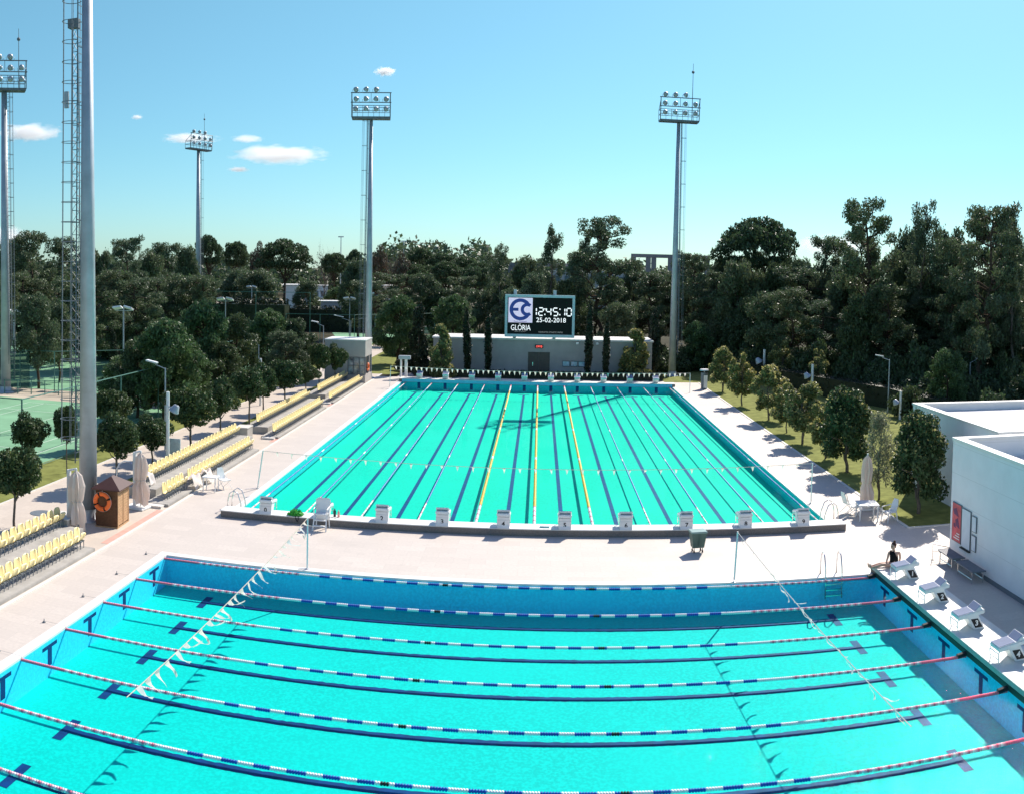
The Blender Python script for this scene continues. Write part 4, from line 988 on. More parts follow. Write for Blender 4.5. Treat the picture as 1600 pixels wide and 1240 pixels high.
T("densepine", 1482, 540, 84, 74, "bushy bright needled pine behind the hedge, left of the right street lamp"); T("bush", 1425, 590, 80, 74, "dark bush behind the hedge left of the bushy pine"); T("bush", 1545, 590, 90, 66, "grey green bush at the right edge behind the hedge")
# left pines
for kd, u, vt, w, r, lab in (
 ("densepine", 205, 545, 110, 70, "bushy pine low behind the thick mast's right side"), ("densepine", 290, 525, 120, 68, "bushy pine in front of the tall one, above the white post"), ("densepine2", 345, 530, 90, 74, "pine over the second street tree right of the white post"),
 ("densepine", 258, 490, 140, 64, "large bright pine right of the thick mast"), ("densepine", 318, 462, 116, 76, "tall bright pine behind the large one right of the thick mast"),
 ("densepine2", 215, 528, 90, 66, "dark pine hugging the thick mast"), ("densepine2", 372, 486, 90, 80, "dark pine above the left street trees"),
 ("densepine", 420, 478, 96, 92, "pale bright pine at the end of the left pine group"), ("densepine2", 465, 494, 70, 92, "dark broad pine left of the kiosk"), ("broad", 445, 515, 70, 86, "full green tree over the middle stand"),
 ("broad2", 60, 454, 80, 82, "twin trunk round tree between the two left courts"), ("broad", 92, 470, 64, 86, "leafy tree behind the caged ladder between the courts"),
 ("darkconifer", 178, 512, 20, 92, "black green conifer column right of the thick mast"), ("darkconifer", 212, 512, 16, 98, "slim dark conifer under the court lamps")):
    T(kd, u, vt, w, r, lab)
# skyline trees
for kd, u, vt, w, r, lab in (
 ("broad2", 14, 372, 80, 118, "dark pine at the left edge behind the cut off mast"), ("aleppo", 56, 360, 84, 112, "tall ragged pine right of the cut off mast, the left skyline's highest"), ("aleppo2", 92, 372, 70, 120, "ragged pine directly left of the thick mast on the skyline"),
 ("broad", 160, 388, 62, 118, "dark pine directly right of the thick mast on the skyline"), ("aleppo3", 197, 368, 66, 112, "pointed ragged pine right of the thick mast on the skyline"), ("broad2", 232, 388, 66, 124, "full dark pine left of the slim mast's pole"), ("aleppo", 264, 378, 66, 128, "pine with a small raised tip left of the slim mast"), ("broad", 292, 382, 54, 132, "dark pine touching the slim mast on its left"),
 ("umbrella", 330, 369, 54, 200, "umbrella pine behind the slim mast's ladder"), ("umbrella2", 371, 376, 46, 210, "low umbrella pine second right of the slim mast"), ("brown", 404, 383, 34, 230, "brownish dome of a tree between two umbrella pines"), ("umbrella", 446, 375, 92, 180, "largest umbrella pine on the left skyline, above the white hall"),
 ("bare", 507, 380, 34, 240, "bare leafless tree on the skyline left of the left mast"), ("umbrella2", 524, 394, 48, 230, "umbrella pine under the bare tree"), ("umbrella", 549, 391, 34, 240, "small umbrella pine touching the left mast"), ("brown", 590, 388, 40, 230, "brown tree right of the left mast on the skyline"), ("bare", 614, 388, 36, 236, "twiggy half bare tree right of the brown one"), ("brown", 632, 400, 46, 190, "rust coloured tree top below the twiggy one"),
 ("umbrella", 655, 388, 56, 260, "umbrella pine at the top of the wooded hill"), ("umbrella2", 690, 395, 58, 255, "umbrella pine second from the top of the wooded hill"), ("umbrella", 724, 402, 52, 250, "umbrella pine third along the falling hill line"), ("umbrella2", 750, 408, 44, 240, "umbrella pine at the right foot of the wooded hill"),
 ("umbrella", 700, 410, 64, 180, "nearer umbrella pine with a clear trunk left of the scoreboard"), ("umbrella2", 745, 415, 56, 175, "nearer umbrella pine left of the wispy trees"), ("umbrella2", 655, 412, 56, 190, "nearer umbrella pine above the cream house"),
 ("wispy", 781, 376, 44, 128, "wispy tall tree left of and behind the scoreboard"), ("wispy2", 858, 340, 50, 122, "tallest wispy tree rising right above the scoreboard"), ("broad2", 822, 398, 70, 132, "full tree directly behind the scoreboard"), ("wispy", 896, 388, 46, 130, "thin tree between the tallest wispy tree and the great pine"),
 ("aleppo2", 944, 341, 104, 118, "great dark pine right of the scoreboard"), ("wispy2", 908, 352, 40, 122, "ragged side top left of the great dark pine"), ("broad", 990, 402, 60, 124, "lower tree between the great pine and the right mast"), ("broad2", 1034, 416, 66, 128, "tree crown behind the right mast's pole"), ("aleppo3", 1086, 394, 76, 116, "leaning pine right of the right mast with a bent trunk"),
 ("umbrella", 1182, 343, 150, 120, "biggest umbrella pine of the picture, right of the right mast"), ("broad", 1128, 400, 60, 122, "dark crown under the big umbrella pine's left side"), ("aleppo", 1290, 367, 62, 112, "pointed pine right of the big umbrella pine"), ("broad2", 1252, 398, 60, 118, "crown filling the gap right of the big umbrella pine"),
 ("aleppo2", 1372, 314, 112, 94, "tall ragged pine with a spread top on the right skyline"), ("wispy", 1446, 305, 66, 98, "highest ragged tree top of the right skyline"), ("aleppo3", 1540, 313, 118, 84, "tall pine with a leaning trunk near the right edge"), ("wispy2", 1592, 310, 70, 88, "tall pale tree at the right edge of the picture"), ("broad", 1336, 388, 60, 106, "dark crown left of the tall ragged pine"), ("broad2", 1425, 348, 90, 108, "full dark crown under the highest ragged top"), ("broad", 1482, 352, 84, 104, "full dark crown left of the leaning trunk pine"), ("aleppo3", 1515, 332, 84, 100, "dark pine crowding the leaning trunk pine from behind"), ("broad2", 1574, 338, 84, 98, "full crown behind the pale tree at the right edge"), ("aleppo2", 1345, 352, 70, 112, "thin dark pine left of and behind the tall ragged pine"), ("aleppo", 1062, 404, 60, 124, "dark pine touching the right mast on its right"), ("aleppo", 1490, 372, 90, 92, "dark pine between the two tallest right trees")):
    T(kd, u, vt, w, r, lab)
T("broad", 478, 437, 56, 165, "full green tree half hiding the white hall"); T("densepine", 528, 446, 56, 200, "pale loose tree in front of the far annex, left of the left mast"); T("broad2", 405, 418, 90, 150, "full tree with loose crown left of the white hall")
# middle rows of the wood that fill the slope between
def behind_hedge(u):
    """the right hedge runs across the picture; trees of the wood stand beyond it"""
    return float(np.interp(u, [1060, 1110, 1230, 1390, 1600], [0, 109, 94, 83, 69])) + 1.5
T("bush", 1030, 525, 46, 114, "dark bush between the grey wall's right end and the right lamp mast", cat="bush")
for u0, u1, v0, r0, step, lab in ((-70, 330, 418, 98, 44, "dark tree of the wood behind the left courts"), (345, 565, 412, 150, 40, "dark tree of the wood around the white hall"), (590, 790, 432, 135, 40, "dark tree of the wood left of the scoreboard"), (800, 1110, 432, 120, 40, "dark tree of the wood right of the scoreboard"), (1110, 1720, 412, 102, 46, "dark tree of the tall wood behind the right hedge"), (1130, 1700, 452, 92, 52, "low dark tree of the wood behind the right hedge")):
    u = u0
    while u < u1:
        kd = random.choice(["broad", "broad2", "densepine2", "aleppo", "aleppo3"])
        if 425 < u < 530 and r0 == 150: u += step; continue
        v = v0 + random.uniform(-12, 26); T(kd, u + random.uniform(-10, 10), v, step*random.uniform(1.5, 2.1), max(r0*random.uniform(.94, 1.12), behind_hedge(u)+2), lab, group=lab.replace("dark tree", "dark trees").replace("low dark trees", "low dark trees")); u += step*.8
for u0, u1, v, r0, step, lab in ((1110, 1600, 520, 84, 46, "dark bush under the pines behind the right hedge"), (1130, 1600, 560, 78, 52, "low dark bush close behind the right hedge"), (1005, 1130, 545, 106, 40, "dark bush around the foot of the right mast"), (150, 300, 470, 108, 40, "dark bush behind the left court fence"), (640, 800, 520, 116, 40, "dark bush behind the grey wall, left half"), (900, 1010, 515, 116, 40, "dark bush behind the grey wall, right half")):
    u = u0
    while u < u1:
        T("bush", u + random.uniform(-8, 8), v + random.uniform(-14, 14), step*2.0, max(r0*random.uniform(.96, 1.1), behind_hedge(u)), lab, group=lab.replace("dark bush", "dark bushes"), cat="bush"); u += step
# far wood that reads as one mass
g = np.random.default_rng(5); cl = []
for k in range(420):
    u = g.uniform(-60, 1680); r = g.uniform(300, 420); p = far(u, 430, r); hh = g.uniform(9, 15) + (6 if 600 < u < 760 else 0); rr = g.uniform(5, 8)
    cl.append((p.x, p.y, hh*.6, rr, rr, hh*.5))
o = obj("far_wood", leaf_mesh("far_wood", cl, 60000, .9, [m_pine, m_aleppo], seed=6, tipf=.4, zcut=0, shell=.6), None); o['kind'] = 'stuff'; o['label'] = "far dark wood along the horizon"; o['category'] = "wood"
# hedges
def hedge(label, pts, h, w, n, mats, leaf=.09):
    cl = []; m = MB(); L = 0
    for i in range(len(pts)-1):
        a, b = Vector((*pts[i], 0)), Vector((*pts[i+1], 0)); k = max(2, int((b-a).length/.8)); d = (b-a).normalized(); nn = Vector((-d.y, d.x, 0))*w*.36
        for j in range(k):
            c = a+(b-a)*(j+.5)/k
            for z in np.arange(.4, h, .6): cl.append((c.x+random.gauss(0, .08), c.y, min(z, h-.35), .6, w*.55, .42))
        m.prism([(a.x-nn.x, a.y-nn.y), (b.x-nn.x, b.y-nn.y), (b.x+nn.x, b.y+nn.y), (a.x+nn.x, a.y+nn.y)], -.02, h*.86)
    t = thing("hedge", label, "hedge"); obj("core", m, m_hedge, t); obj("foliage", leaf_mesh("foliage", cl, n, leaf, mats, seed=int(h*100)+len(pts)), None, t)
hedge("long dark clipped hedge running behind the right lawn", [(18.6, 108), (23.7, 86.4), (29.1, 73.0), (31.8, 54.3), (33.5, 42)], 2.0, 1.2, 26000, [m_hedge, m_lawn_leaf])
hedge("dark hedge before the grey wall behind the far pool", [(-12.5, 92.6), (12.5, 92.6)], .8, .9, 7000, [m_cyp, m_hedge])
hedge("dark hedge beyond the courts in front of the long mauve building", [(-52, 152), (-18, 156)], 4.2, 2.0, 9000, [m_hedge], .2)
hedge("dark hedge along the far end of the second left court", [(-75, 123), (-34, 122)], 6.5, 3.0, 14000, [m_hedge, m_pine], .22)
hedge("dark hedge between the kiosk and the grey wall", [(-15.0, 97), (-11.5, 97)], 1.2, 1.0, 2500, [m_hedge])
# small plants on the terrace left of the wall
T("bush", 636, 575, 40, 97, "dark bush under the broad pine by the far pool corner", cat="bush")
T("globe2", 598, 562, 30, 112, "small round tree behind the grey kiosk"); T("globe", 770, 545, 20, 100, "small plant at the foot of the second cypress", cat="plant")

# ------------------------------------------------------------------ clouds
def cloud(label, u, v, wpx, hpx, r, seed, dens=1.0):
    c = far(u, v, r); k = r/FOC; m = MB(); m.ball((0, 0, 0), 1.0, 24, 14)
    o = obj("cloud", m, None); o.location = c; o.scale = (wpx*k*.62, wpx*k*.5, hpx*k*.60); o.rotation_euler = (0, 0, -math.atan2(c.x, c.y)); tag(o, label, "cloud")
    mt = bpy.data.materials.new("cloud_vapour"); mt.use_nodes = True; t = mt.node_tree; t.nodes.remove(t.nodes['Principled BSDF'])
    pv = t.nodes.new('ShaderNodeVolumePrincipled'); pv.inputs['Color'].default_value = (1, 1, 1, 1); pv.inputs['Anisotropy'].default_value = 0.3
    tc = t.nodes.new('ShaderNodeTexCoord'); n = t.nodes.new('ShaderNodeTexNoise'); n.inputs['Scale'].default_value = 2.2; n.inputs['Detail'].default_value = 5
    mp = t.nodes.new('ShaderNodeMapping'); mp.inputs['Location'].default_value = (seed*7.3, seed*3.1, 0); mp.inputs['Scale'].default_value = (1.6, 1.2, .8)
    t.links.new(tc.outputs['Object'], mp.inputs[0]); t.links.new(mp.outputs[0], n.inputs['Vector'])
    ln_ = t.nodes.new('ShaderNodeVectorMath'); ln_.operation = 'LENGTH'; t.links.new(tc.outputs['Object'], ln_.inputs[0])
    a = t.nodes.new('ShaderNodeMath'); a.operation = 'SUBTRACT'; a.inputs[0].default_value = 1.06; t.links.new(ln_.outputs['Value'], a.inputs[1])
    b = t.nodes.new('ShaderNodeMath'); b.operation = 'MULTIPLY_ADD'; b.inputs[1].default_value = 1.1; b.inputs[2].default_value = -1.02
    t.links.new(a.outputs[0], b.inputs[0])
    s = t.nodes.new('ShaderNodeMath'); s.operation = 'MULTIPLY_ADD'; s.inputs[1].default_value = 1.5; t.links.new(n.outputs[0], s.inputs[0]); t.links.new(b.outputs[0], s.inputs[2])
    q = t.nodes.new('ShaderNodeMath'); q.operation = 'MULTIPLY'; q.inputs[1].default_value = dens*9.0/(wpx*k); q.use_clamp = False
    mx = t.nodes.new('ShaderNodeMath'); mx.operation = 'MAXIMUM'; mx.inputs[1].default_value = 0; t.links.new(s.outputs[0], mx.inputs[0]); t.links.new(mx.outputs[0], q.inputs[0])
    t.links.new(q.outputs[0], pv.inputs['Density']); t.links.new(pv.outputs[0], t.nodes['Material Output'].inputs['Volume'])
    o.data.materials.clear(); o.data.materials.append(mt)
for i, (u, v, w, h, d, lab) in enumerate(((437, 242, 140, 27, 1.3, "largest white cloud, right of the slim mast"), (46, 207, 96, 26, 1.2, "white cloud beside the cut off mast on the left"), (297, 216, 86, 14, .9, "thin flat cloud behind the slim mast's lamps"), (386, 217, 48, 12, .6, "faint wisp above the largest cloud"), (373, 265, 34, 9, .8, "tiny cloud below the largest cloud"), (602, 112, 32, 14, 1.2, "small bright cloud above the left mast"), (214, 183, 18, 8, .6, "tiny faint cloud right of the thick mast"), (10, 372, 60, 40, 1.0, "white cloud rising from the trees at the left edge"), (1305, 385, 130, 36, .5, "pale cloud bank low behind the right trees"))):
    cloud(lab, u, v, w, h, 6000, i+1, d)

# ------------------------------------------------------------------ lane ropes
def bead_rope(name, label, p, q, bands, r, bl, group, mats, cap=True):
    """floats threaded on a line from p to q; bands(distance) -> material index"""
    p, q = Vector(p), Vector(q); L = (q-p).length; m = MB(); n = 7
    yaw = math.atan2(q.y-p.y, q.x-p.x); B = RZ(yaw) @ RY(R(90))
    k = int(L/bl)
    for i in range(k):
        z0, z1 = i*bl, (i+1)*bl; mi = bands((z0+z1)/2, i)
        m.lathe([(r*.45, z0), (r, z0+bl*.22), (r, z0+bl*.78), (r*.45, z1)], n, mi, B)
    o = obj(name, m, mats, None, True); o.location = p
    return tag(o, label, "lane rope", group)
m_fl = [m_red, m_pink, m_blue, m_black, m_ropey, m_blue2, m_rose]
def near_bands(s, i):
    L = 25.5
    e = min(s, L-s)
    if e < 1.3: return 0
    if e < 5.2: return (6 if i % 2 == 0 else (0 if i % 4 == 1 else 1))
    if abs(s-10.35) < .09 or abs(s-15.35) < .09: return 3
    if e < 5.9: return 1
    return 2 if int((s-5.9)/.385) % 2 == 0 else 1
ORD = ["along the back edge of the near pool", "second from the back edge of the near pool", "third from the back edge of the near pool", "fourth from the back edge of the near pool", "fifth from the back edge of the near pool", "sixth from the back edge of the near pool", "at the bottom edge of the picture"]
for k in range(7):
    y = NL[k]
    bead_rope("lane_rope", "red white and blue lane rope " + ORD[k], (NP['x0'], y, WZ+.03), (NP['x1'], y, WZ+.03), near_bands, .046, .062, "lane ropes across the near pool", m_fl)
def far_bands(kind):
    def f(s, i):
        L = 49.0; e = min(s, L-s)
        if e < 1.2: return 0
        if e < 4.2: return 1 if i % 5 else 0
        for c in (15, 25, 34): 
            if abs(s-c) < .3: return 1
        return 4 if kind == 'y' else 5
    return f
for k in range(11):
    x = -12.545+2.5*k; kind = 'y' if k in (4, 5, 6) else 'b'
    x = min(max(x, FP['x0']+.2), FP['x1']-.2)
    lab = {0: "outermost left lane rope of the far pool, beside its left edge", 10: "outermost right lane rope of the far pool, beside its right edge", 4: "yellow lane rope between blocks 3 and 4", 5: "yellow lane rope between blocks 4 and 5", 6: "yellow lane rope between blocks 5 and 6"}.get(k, "blue lane rope with pale ends between blocks %d and %d" % (k-1, k))
    bead_rope("lane_rope", lab, (x, FP['y0'], WZ+.03), (x, FP['y1'], WZ+.03), far_bands(kind), .075 if kind == 'y' else .04, .16, "lane ropes along the far pool", m_fl)
# ------------------------------------------------------------------ starting blocks; local +Y is towards the water
def block(label, num, loc, rotz, group, back_num=True, side_num=False):
    t = thing("starting_block", label, "starting block", loc, rotz, group)
    m = MB(); prof = [(-.38, 0), (.05, 0), (.16, .42), (-.22, .42)]
    yz = Matrix(((0,0,1,0),(1,0,0,0),(0,1,0,0),(0,0,0,1)))
    m.prism([(-.46, .006), (-.10, .006), (.16, .44), (-.24, .44)], -.25, .25, 0, yz); obj("pedestal", m, m_white, t)
    m = MB(); A = TX(0, 0, .50) @ RX(-.15)
    m.bbox((-.28, -.44, -.09), (.28, .46, .045), .025, 0, A); plat = obj("platform", m, m_white, t)
    m = MB(); m.box((-.24, -.08, .047), (.24, .44, .056), 0, A); obj("foot_pad", m, m_pad, plat)
    m = MB(); F = TX(0, 0, .50) @ RX(-.15) @ TX(0, -.22, .07) @ RX(-.55)
    m.bbox((-.27, -.17, -.02), (.27, .17, .03), .012, 0, F); m.prism([(-.12, -.02), (.14, -.02), (-.12, -.10)], -.25, -.22, 0, F @ yz); m.prism([(-.12, -.02), (.14, -.02), (-.12, -.10)], .22, .25, 0, F @ yz); kick = obj("kick_plate", m, m_white, t)
    m = MB(); m.box((-.235, -.15, .032), (.235, .15, .04), 0, F); obj("kick_pad", m, m_pad, kick)
    m = MB()
    for s in (-1, 1): m.tube([(s*.25, .10, .40), (s*.25, .42, .36), (s*.25, .46, .30), (s*.25, .44, .05), (s*.25, .40, .004)], .016, 6)
    m.tube([(-.25, .455, .30), (.25, .455, .30)], .016, 6); m.tube([(-.25, .45, .14), (.25, .45, .14)], .014, 6); obj("hand_rail", m, m_chrome if back_num else m_white, t)
    if back_num:
        m = MB(); m.bbox((-.26, -.40, .015), (.26, -.345, .45), .015); bp = obj("back_panel", m, m_white, t)
        m = MB(); m.box((-.262, -.408, .33), (.262, -.401, .338)); obj("groove", m, m_steel, bp)
        if num is not None: text("number", str(num), .26, m_black, bp, TX(0, -.403, .17) @ FACE, bold=.006)
    if side_num:
        for s in (-1, 1):
            m = MB(); m.prism([(-.40, .06), (-.14, .06), (.02, .34), (-.22, .34)], s*.252 - (.004 if s < 0 else -.0), s*.252 + (.004 if s > 0 else 0), 0, yz); pl = obj("number_plate", m, m_black, t)
            if num is not None: text("number", str(num), .22, m_white, pl, TX(s*.259, -.185, .20) @ RZ(R(90 if s > 0 else -90)) @ FACE, bold=.008)
    return t
for i in range(10):
    lab = "white starting block numbered %d on the low wall between the pools" % i if i != 1 else "white starting block hidden behind the white chair, its number not in view"
    block(lab, i if i != 1 else None, (FX[i], 37.80, .30), 0, "starting blocks at the near end of the far pool")
for i in range(10):
    lab = "dark backlit starting block, %s in the distant row under the grey wall" % ("leftmost", "second from left", "third from left", "fourth from left", "fifth from left", "fifth from right", "fourth from right", "third from right", "second from right", "rightmost")[i]
    t = block(lab, None, (FX[i], 87.85, .30), math.pi, "starting blocks at the distant end of the far pool", False)
for i, y in enumerate((30.0, 27.5, 25.0, 22.42)):
    block("white starting block with black side plate numbered %d, beside the near pool" % (i+1), i+1, (12.78, y, .30), R(90), "starting blocks beside the near pool", False, True)
# ------------------------------------------------------------------ flag lines
_fl = []
for q in range(5):
    m = MB(); L = .42; w = .22; rr = random.Random(q); n = 5; v = []
    sw = rr.uniform(.05, .30)*(1 if q < 4 else .1); cu = rr.uniform(-.12, .18)
    for j in range(n+1):
        f = j/n; c = w/2*(1-f); v += [(-c, sw*f*f + .04*math.sin(5*f+q), -L*f*(1-.25*sw) ), (c+.001, sw*f*f + .04*math.sin(5*f+q+1)+cu*f*.3, -L*f*(1-.25*sw))]
    m.add(v, [(2*j, 2*j+1, 2*j+3, 2*j+2) for j in range(n)]); _fl.append(m.mesh("flag", m_cord))
def flag_line(label, p, q, sag, step, group, poles=(), s=1.0, blow=0):
    p, q = Vector(p), Vector(q); L = (q-p).length; d = (q-p).normalized(); ang = math.atan2(d.y, d.x)
    t = thing("flag_line", label, "flag line", p, 0, group); n = 24
    P = lambda f: (q-p)*f + Vector((0, 0, -4*sag*f*(1-f)))
    m = MB(); m.tube([P(i/n) for i in range(n+1)], .013, 5); obj("cord", m, m_cord, t)
    k = int(L/step)
    for i in range(1, k):
        o = bpy.data.objects.new("flag", random.choice(_fl)); COL.objects.link(o); o.parent = t
        o.location = P(i/k) - Vector((0, 0, .005)); o.scale = (s, s, s); o.rotation_euler = (R(random.gauss(blow, 14 if blow else 4)), 0, ang + random.uniform(-.25, .25) + (math.pi if d.y > .5 else 0))
    return t
def flag_pole(label, base, h, lean=0.0, foot=None):
    t = thing("flag_pole", label, "flag pole", (base[0], base[1], base[2] if len(base) > 2 else 0), 0, None)
    m = MB(); m.tube([(0, 0, -.02), (lean, 0, h)], .03, 8); obj("pole", m, m_white, t)
    m = MB(); m.lathe([(.07, 0.001), (.07, .02), (.035, .03), (.035, .06)], 10); obj("base_socket", m, m_chrome, t)
    if foot: m = MB(); m.tube([(0, 0, .03), (foot[0], foot[1], .03)], .014, 5); obj("base_bar", m, m_chrome, t)
a, b = at(480, 889), at(1147, 908)
flag_pole("thin white flag pole at the left of the near pool's back edge", a, 1.86, 0, (-.3, -.1)); flag_pole("thin white flag pole at the right of the near pool's back edge", b, 1.78, .08, (-.25, -.15))
e0, e1 = at(190, 1090, 1.8), at(1424, 1135, 1.75)
flag_line("string of white pennants slanting over the left part of the near pool", (a.x, a.y, 1.86), (a.x-.1, e0.y, 1.84), .12, .52, "flag lines of the near pool", (), .95, 46)
flag_line("string of pennants slanting over the right part of the near pool", (b.x+.08, b.y, 1.76), (b.x+.5, e1.y, 1.76), .12, .72, "flag lines of the near pool", (), .85, 16)
a, b = at(402, 763), at(1267, 786)
flag_pole("thin flag pole on the left side of the far pool, near the ladder", a, 1.9, .28, (-.5, -.4)); flag_pole("thin flag pole on the right side of the far pool, near the ladder", b, 1.95, .02, (-.25, -.25))
flag_line("faint string of white pennants over the near end of the far pool", (a.x+.28, a.y, 1.88), (b.x, b.y, 1.93), .25, .72, "flag lines of the far pool", (), .62)
a, b = Vector((-13.45, 83.2, 0)), Vector((13.75, 83.2, 0))
flag_pole("thin flag pole at the far left corner of the far pool", a, 1.9, .1); flag_pole("thin flag pole at the far right corner of the far pool", b, 1.8, 0)
flag_line("string of white pennants in front of the distant starting blocks", (a.x+.1, a.y, 1.88), (b.x, b.y, 1.78), .15, .46, "flag lines of the far pool", (), .9)
# ------------------------------------------------------------------ pool ladders
def ladder(label, loc, rotz, steps=0, w=.5):
    t = thing("pool_ladder", label, "pool ladder", loc, rotz)
    for s in (-1, 1):
        m = MB(); x = s*w/2
        m.tube([(x, .52, -.01), (x, .50, .45), (x, .42, .74), (x, .25, .86), (x, .05, .76), (x, -.10, .35), (x, -.14, -.15), (x, -.14, -.72)], .024, 8); obj("handrail", m, m_chrome, t, True)
    if steps:
        for k in range(steps):
            m = MB(); m.box((-w/2, -.20, -.22-.2*k), (w/2, -.10, -.19-.2*k)); obj("step", m, m_chrome, t)
a = at(1309, 907); ladder("steel ladder into the back right corner of the near pool, its steps under water", (a.x-.05, NP['y1']-.02, 0.0), 0, 3, .62)
a = at(366, 790); ladder("steel ladder at the near left corner of the far pool", (FP['x0']+.02, 38.9, 0.0), R(90), 0, .6)
a = at(1303, 806); ladder("steel ladder at the near right corner of the far pool", (FP['x1']-.02, 39.1, 0.0), R(-90), 0, .6)
# rope anchors on the left coping of the near pool
for k in range(6):
    t = thing("rope_anchor", "small steel rope anchor on the left coping by rope %d from the back" % (k+1), "rope anchor", (NP['x0']-.75, NL[k], .0), 0, "rope anchors on the left coping")
    m = MB(); m.lathe([(.05, .001), (.05, .03), (.02, .05)], 8); m.tube([(0, 0, .03), (.0, 0, .12)], .012, 5); m.tube([(0, 0, .05), (.74, 0, .045), (.78, 0, -.05)], .0035, 4); obj("eye_bolt", m, m_dsteel, t)
for k in range(5):
    t = thing("rope_reel", "black rope tensioner at the right wall by rope %d from the back" % (k+1), "rope anchor", (NP['x1'], NL[k], -.03), 0, "rope tensioners on the right wall")
    m = MB(); m.tube([(-.30, 0, 0), (-.03, 0, .05)], .075, 8); obj("body", m, m_black, t); m = MB(); m.tube([(-.45, 0, -.02), (-.3, 0, 0)], .03, 6); obj("hook", m, m_dsteel, t)
# ------------------------------------------------------------------ stands and seats
def stand(label, y0, y1, y0b, y1b):
    t = thing("concrete_stand", label, "stand", (-17.3, y0, 0)); L = y1-y0
    m = MB(); m.bbox((.15, 0, -.03), (1.28, L, .12), .015); obj("lower_step", m, m_conc, t)
    m = MB(); m.bbox((-1.5, y0b-y0, -.03), (.145, y1b-y0, .42), .015); obj("upper_step", m, m_conc, t)
    m = MB(); m.box((.3, -.4, -.03), (1.1, -.004, .1)); obj("entry_step", m, m_kerb, t)
stand("concrete stand with two seat rows cut by the left edge of the picture", 22.5, 30.9, 24.5, 32.1)
stand("long concrete stand with two seat rows beside the white umbrella", 38.0, 51.7, 39.2, 54.0)
stand("middle concrete stand with two seat rows, left of the pool's middle", 55.7, 69.0, 57.2, 70.9)
stand("farthest concrete stand with two seat rows in front of the kiosk", 71.4, 84.2, 73.4, 84.6)
def seat_parts():
    s = MB(); n = 8
    prof = [(.02, .70), (.05, .64), (.01, .47), (-.06, .385), (-.14, .37), (-.19, .46), (-.235, .66), (-.258, .80), (-.266, .86)]
    vs = []; half = [.15, .20, .225, .22, .215, .235, .24, .215, .14]
    for (x, z), w in zip(prof, half):
        for j in range(n+1):
            f = -1+2*j/n; vs.append((x + .045*f*f*(1 if z > .5 else .2), f*w, z - .10))
    fs = [(i*(n+1)+j, i*(n+1)+j+1, (i+1)*(n+1)+j+1, (i+1)*(n+1)+j) for i in range(len(prof)-1) for j in range(n)]
    s.add(vs, fs)
    b = [(x-.02, y, z-.025) for x, y, z in vs]; s.add(b, [f[::-1] for f in fs])
    k = len(prof)*(n+1)
    for i in range(len(prof)-1): s.f.append((i*(n+1), (i+1)*(n+1), k+(i+1)*(n+1), k+i*(n+1))); s.m.append(0); a = i*(n+1)+n; s.f.append((a, k+a, k+a+n+1, a+n+1)); s.m.append(0)
    e = (len(prof)-1)*(n+1)
    for j in range(n): s.f.append((e+j, e+j+1, k+e+j+1, k+e+j)); s.m.append(0); s.f.append((j, k+j, k+j+1, j+1)); s.m.append(0)
    f = MB()
    for y in (-.13, .13): f.tube([(-.12, y, .0), (-.12, y, .27)], .018, 5); f.tube([(-.15, y, .275), (.06, y, .275)], .016, 5); f.tube([(.03, y, 0), (.03, y, .27)], .016, 5)
    f.box((-.18, -.22, .2), (-.02, .22, .27))
    return s, f
_s, _f = seat_parts()
seat0 = thing("stadium_seat", "", "seat"); obj("seat_shell", _s, m_yellow, seat0, True); obj("seat_frame", _f, m_dsteel, seat0)
for v, i in zip(_f.f, _f.m): pass
whole = MB(); whole.v = _s.v + _f.v; whole.f = list(_s.f) + [tuple(i+len(_s.v) for i in f) for f in _f.f]; whole.m = [0]*len(_s.f) + [1]*len(_f.f)
seat_small = whole.mesh("stadium_seat", [m_yellow, m_dsteel], True)
first = True
ROWSEATS = [
 ("yellow seat in the front row of the stand cut by the left edge", -16.45, 23.2, 30.6, .12, True), ("yellow seat in the back row of the stand cut by the left edge", -18.0, 25.3, 31.8, .42, True),
 ("yellow seat in the front row of the long stand beside the white umbrella", -16.4, 38.9, 51.4, .12, True), ("yellow seat in the back row of the long stand beside the white umbrella", -18.0, 39.9, 53.7, .42, True),
 ("yellow seat in the front row of the middle stand", -16.3, 56.3, 68.7, .12, False), ("yellow seat in the back row of the middle stand", -17.85, 57.8, 70.6, .42, False),
 ("yellow seat in the front row of the farthest stand by the kiosk", -16.25, 71.9, 84.0, .12, False), ("yellow seat in the back row of the farthest stand by the kiosk", -17.7, 74.0, 84.4, .42, False)]
for lab, x, y0, y1, z, parts in ROWSEATS:
    n = int(round((y1-y0)/.52)); grp = lab.replace("yellow seat", "yellow seats")
    for k in range(n+1):
        y = y0+(y1-y0)*k/n; rz = random.uniform(-.03, .03); gone = parts and abs(x+16.4) < .02 and 41.2 < y < 42.0
        if gone: continue
        if parts:
            if first: s = seat0; s['label'] = lab; s['group'] = grp; s.location = (x, y, z); s.rotation_euler = (0, 0, rz); first = False
            else: dup(seat0, lab, grp, (x, y, z), rz)
        else:
            o = bpy.data.objects.new("stadium_seat", seat_small); COL.objects.link(o); o.location = (x, y, z); o.rotation_euler = (0, 0, rz); tag(o, lab, "seat", grp)
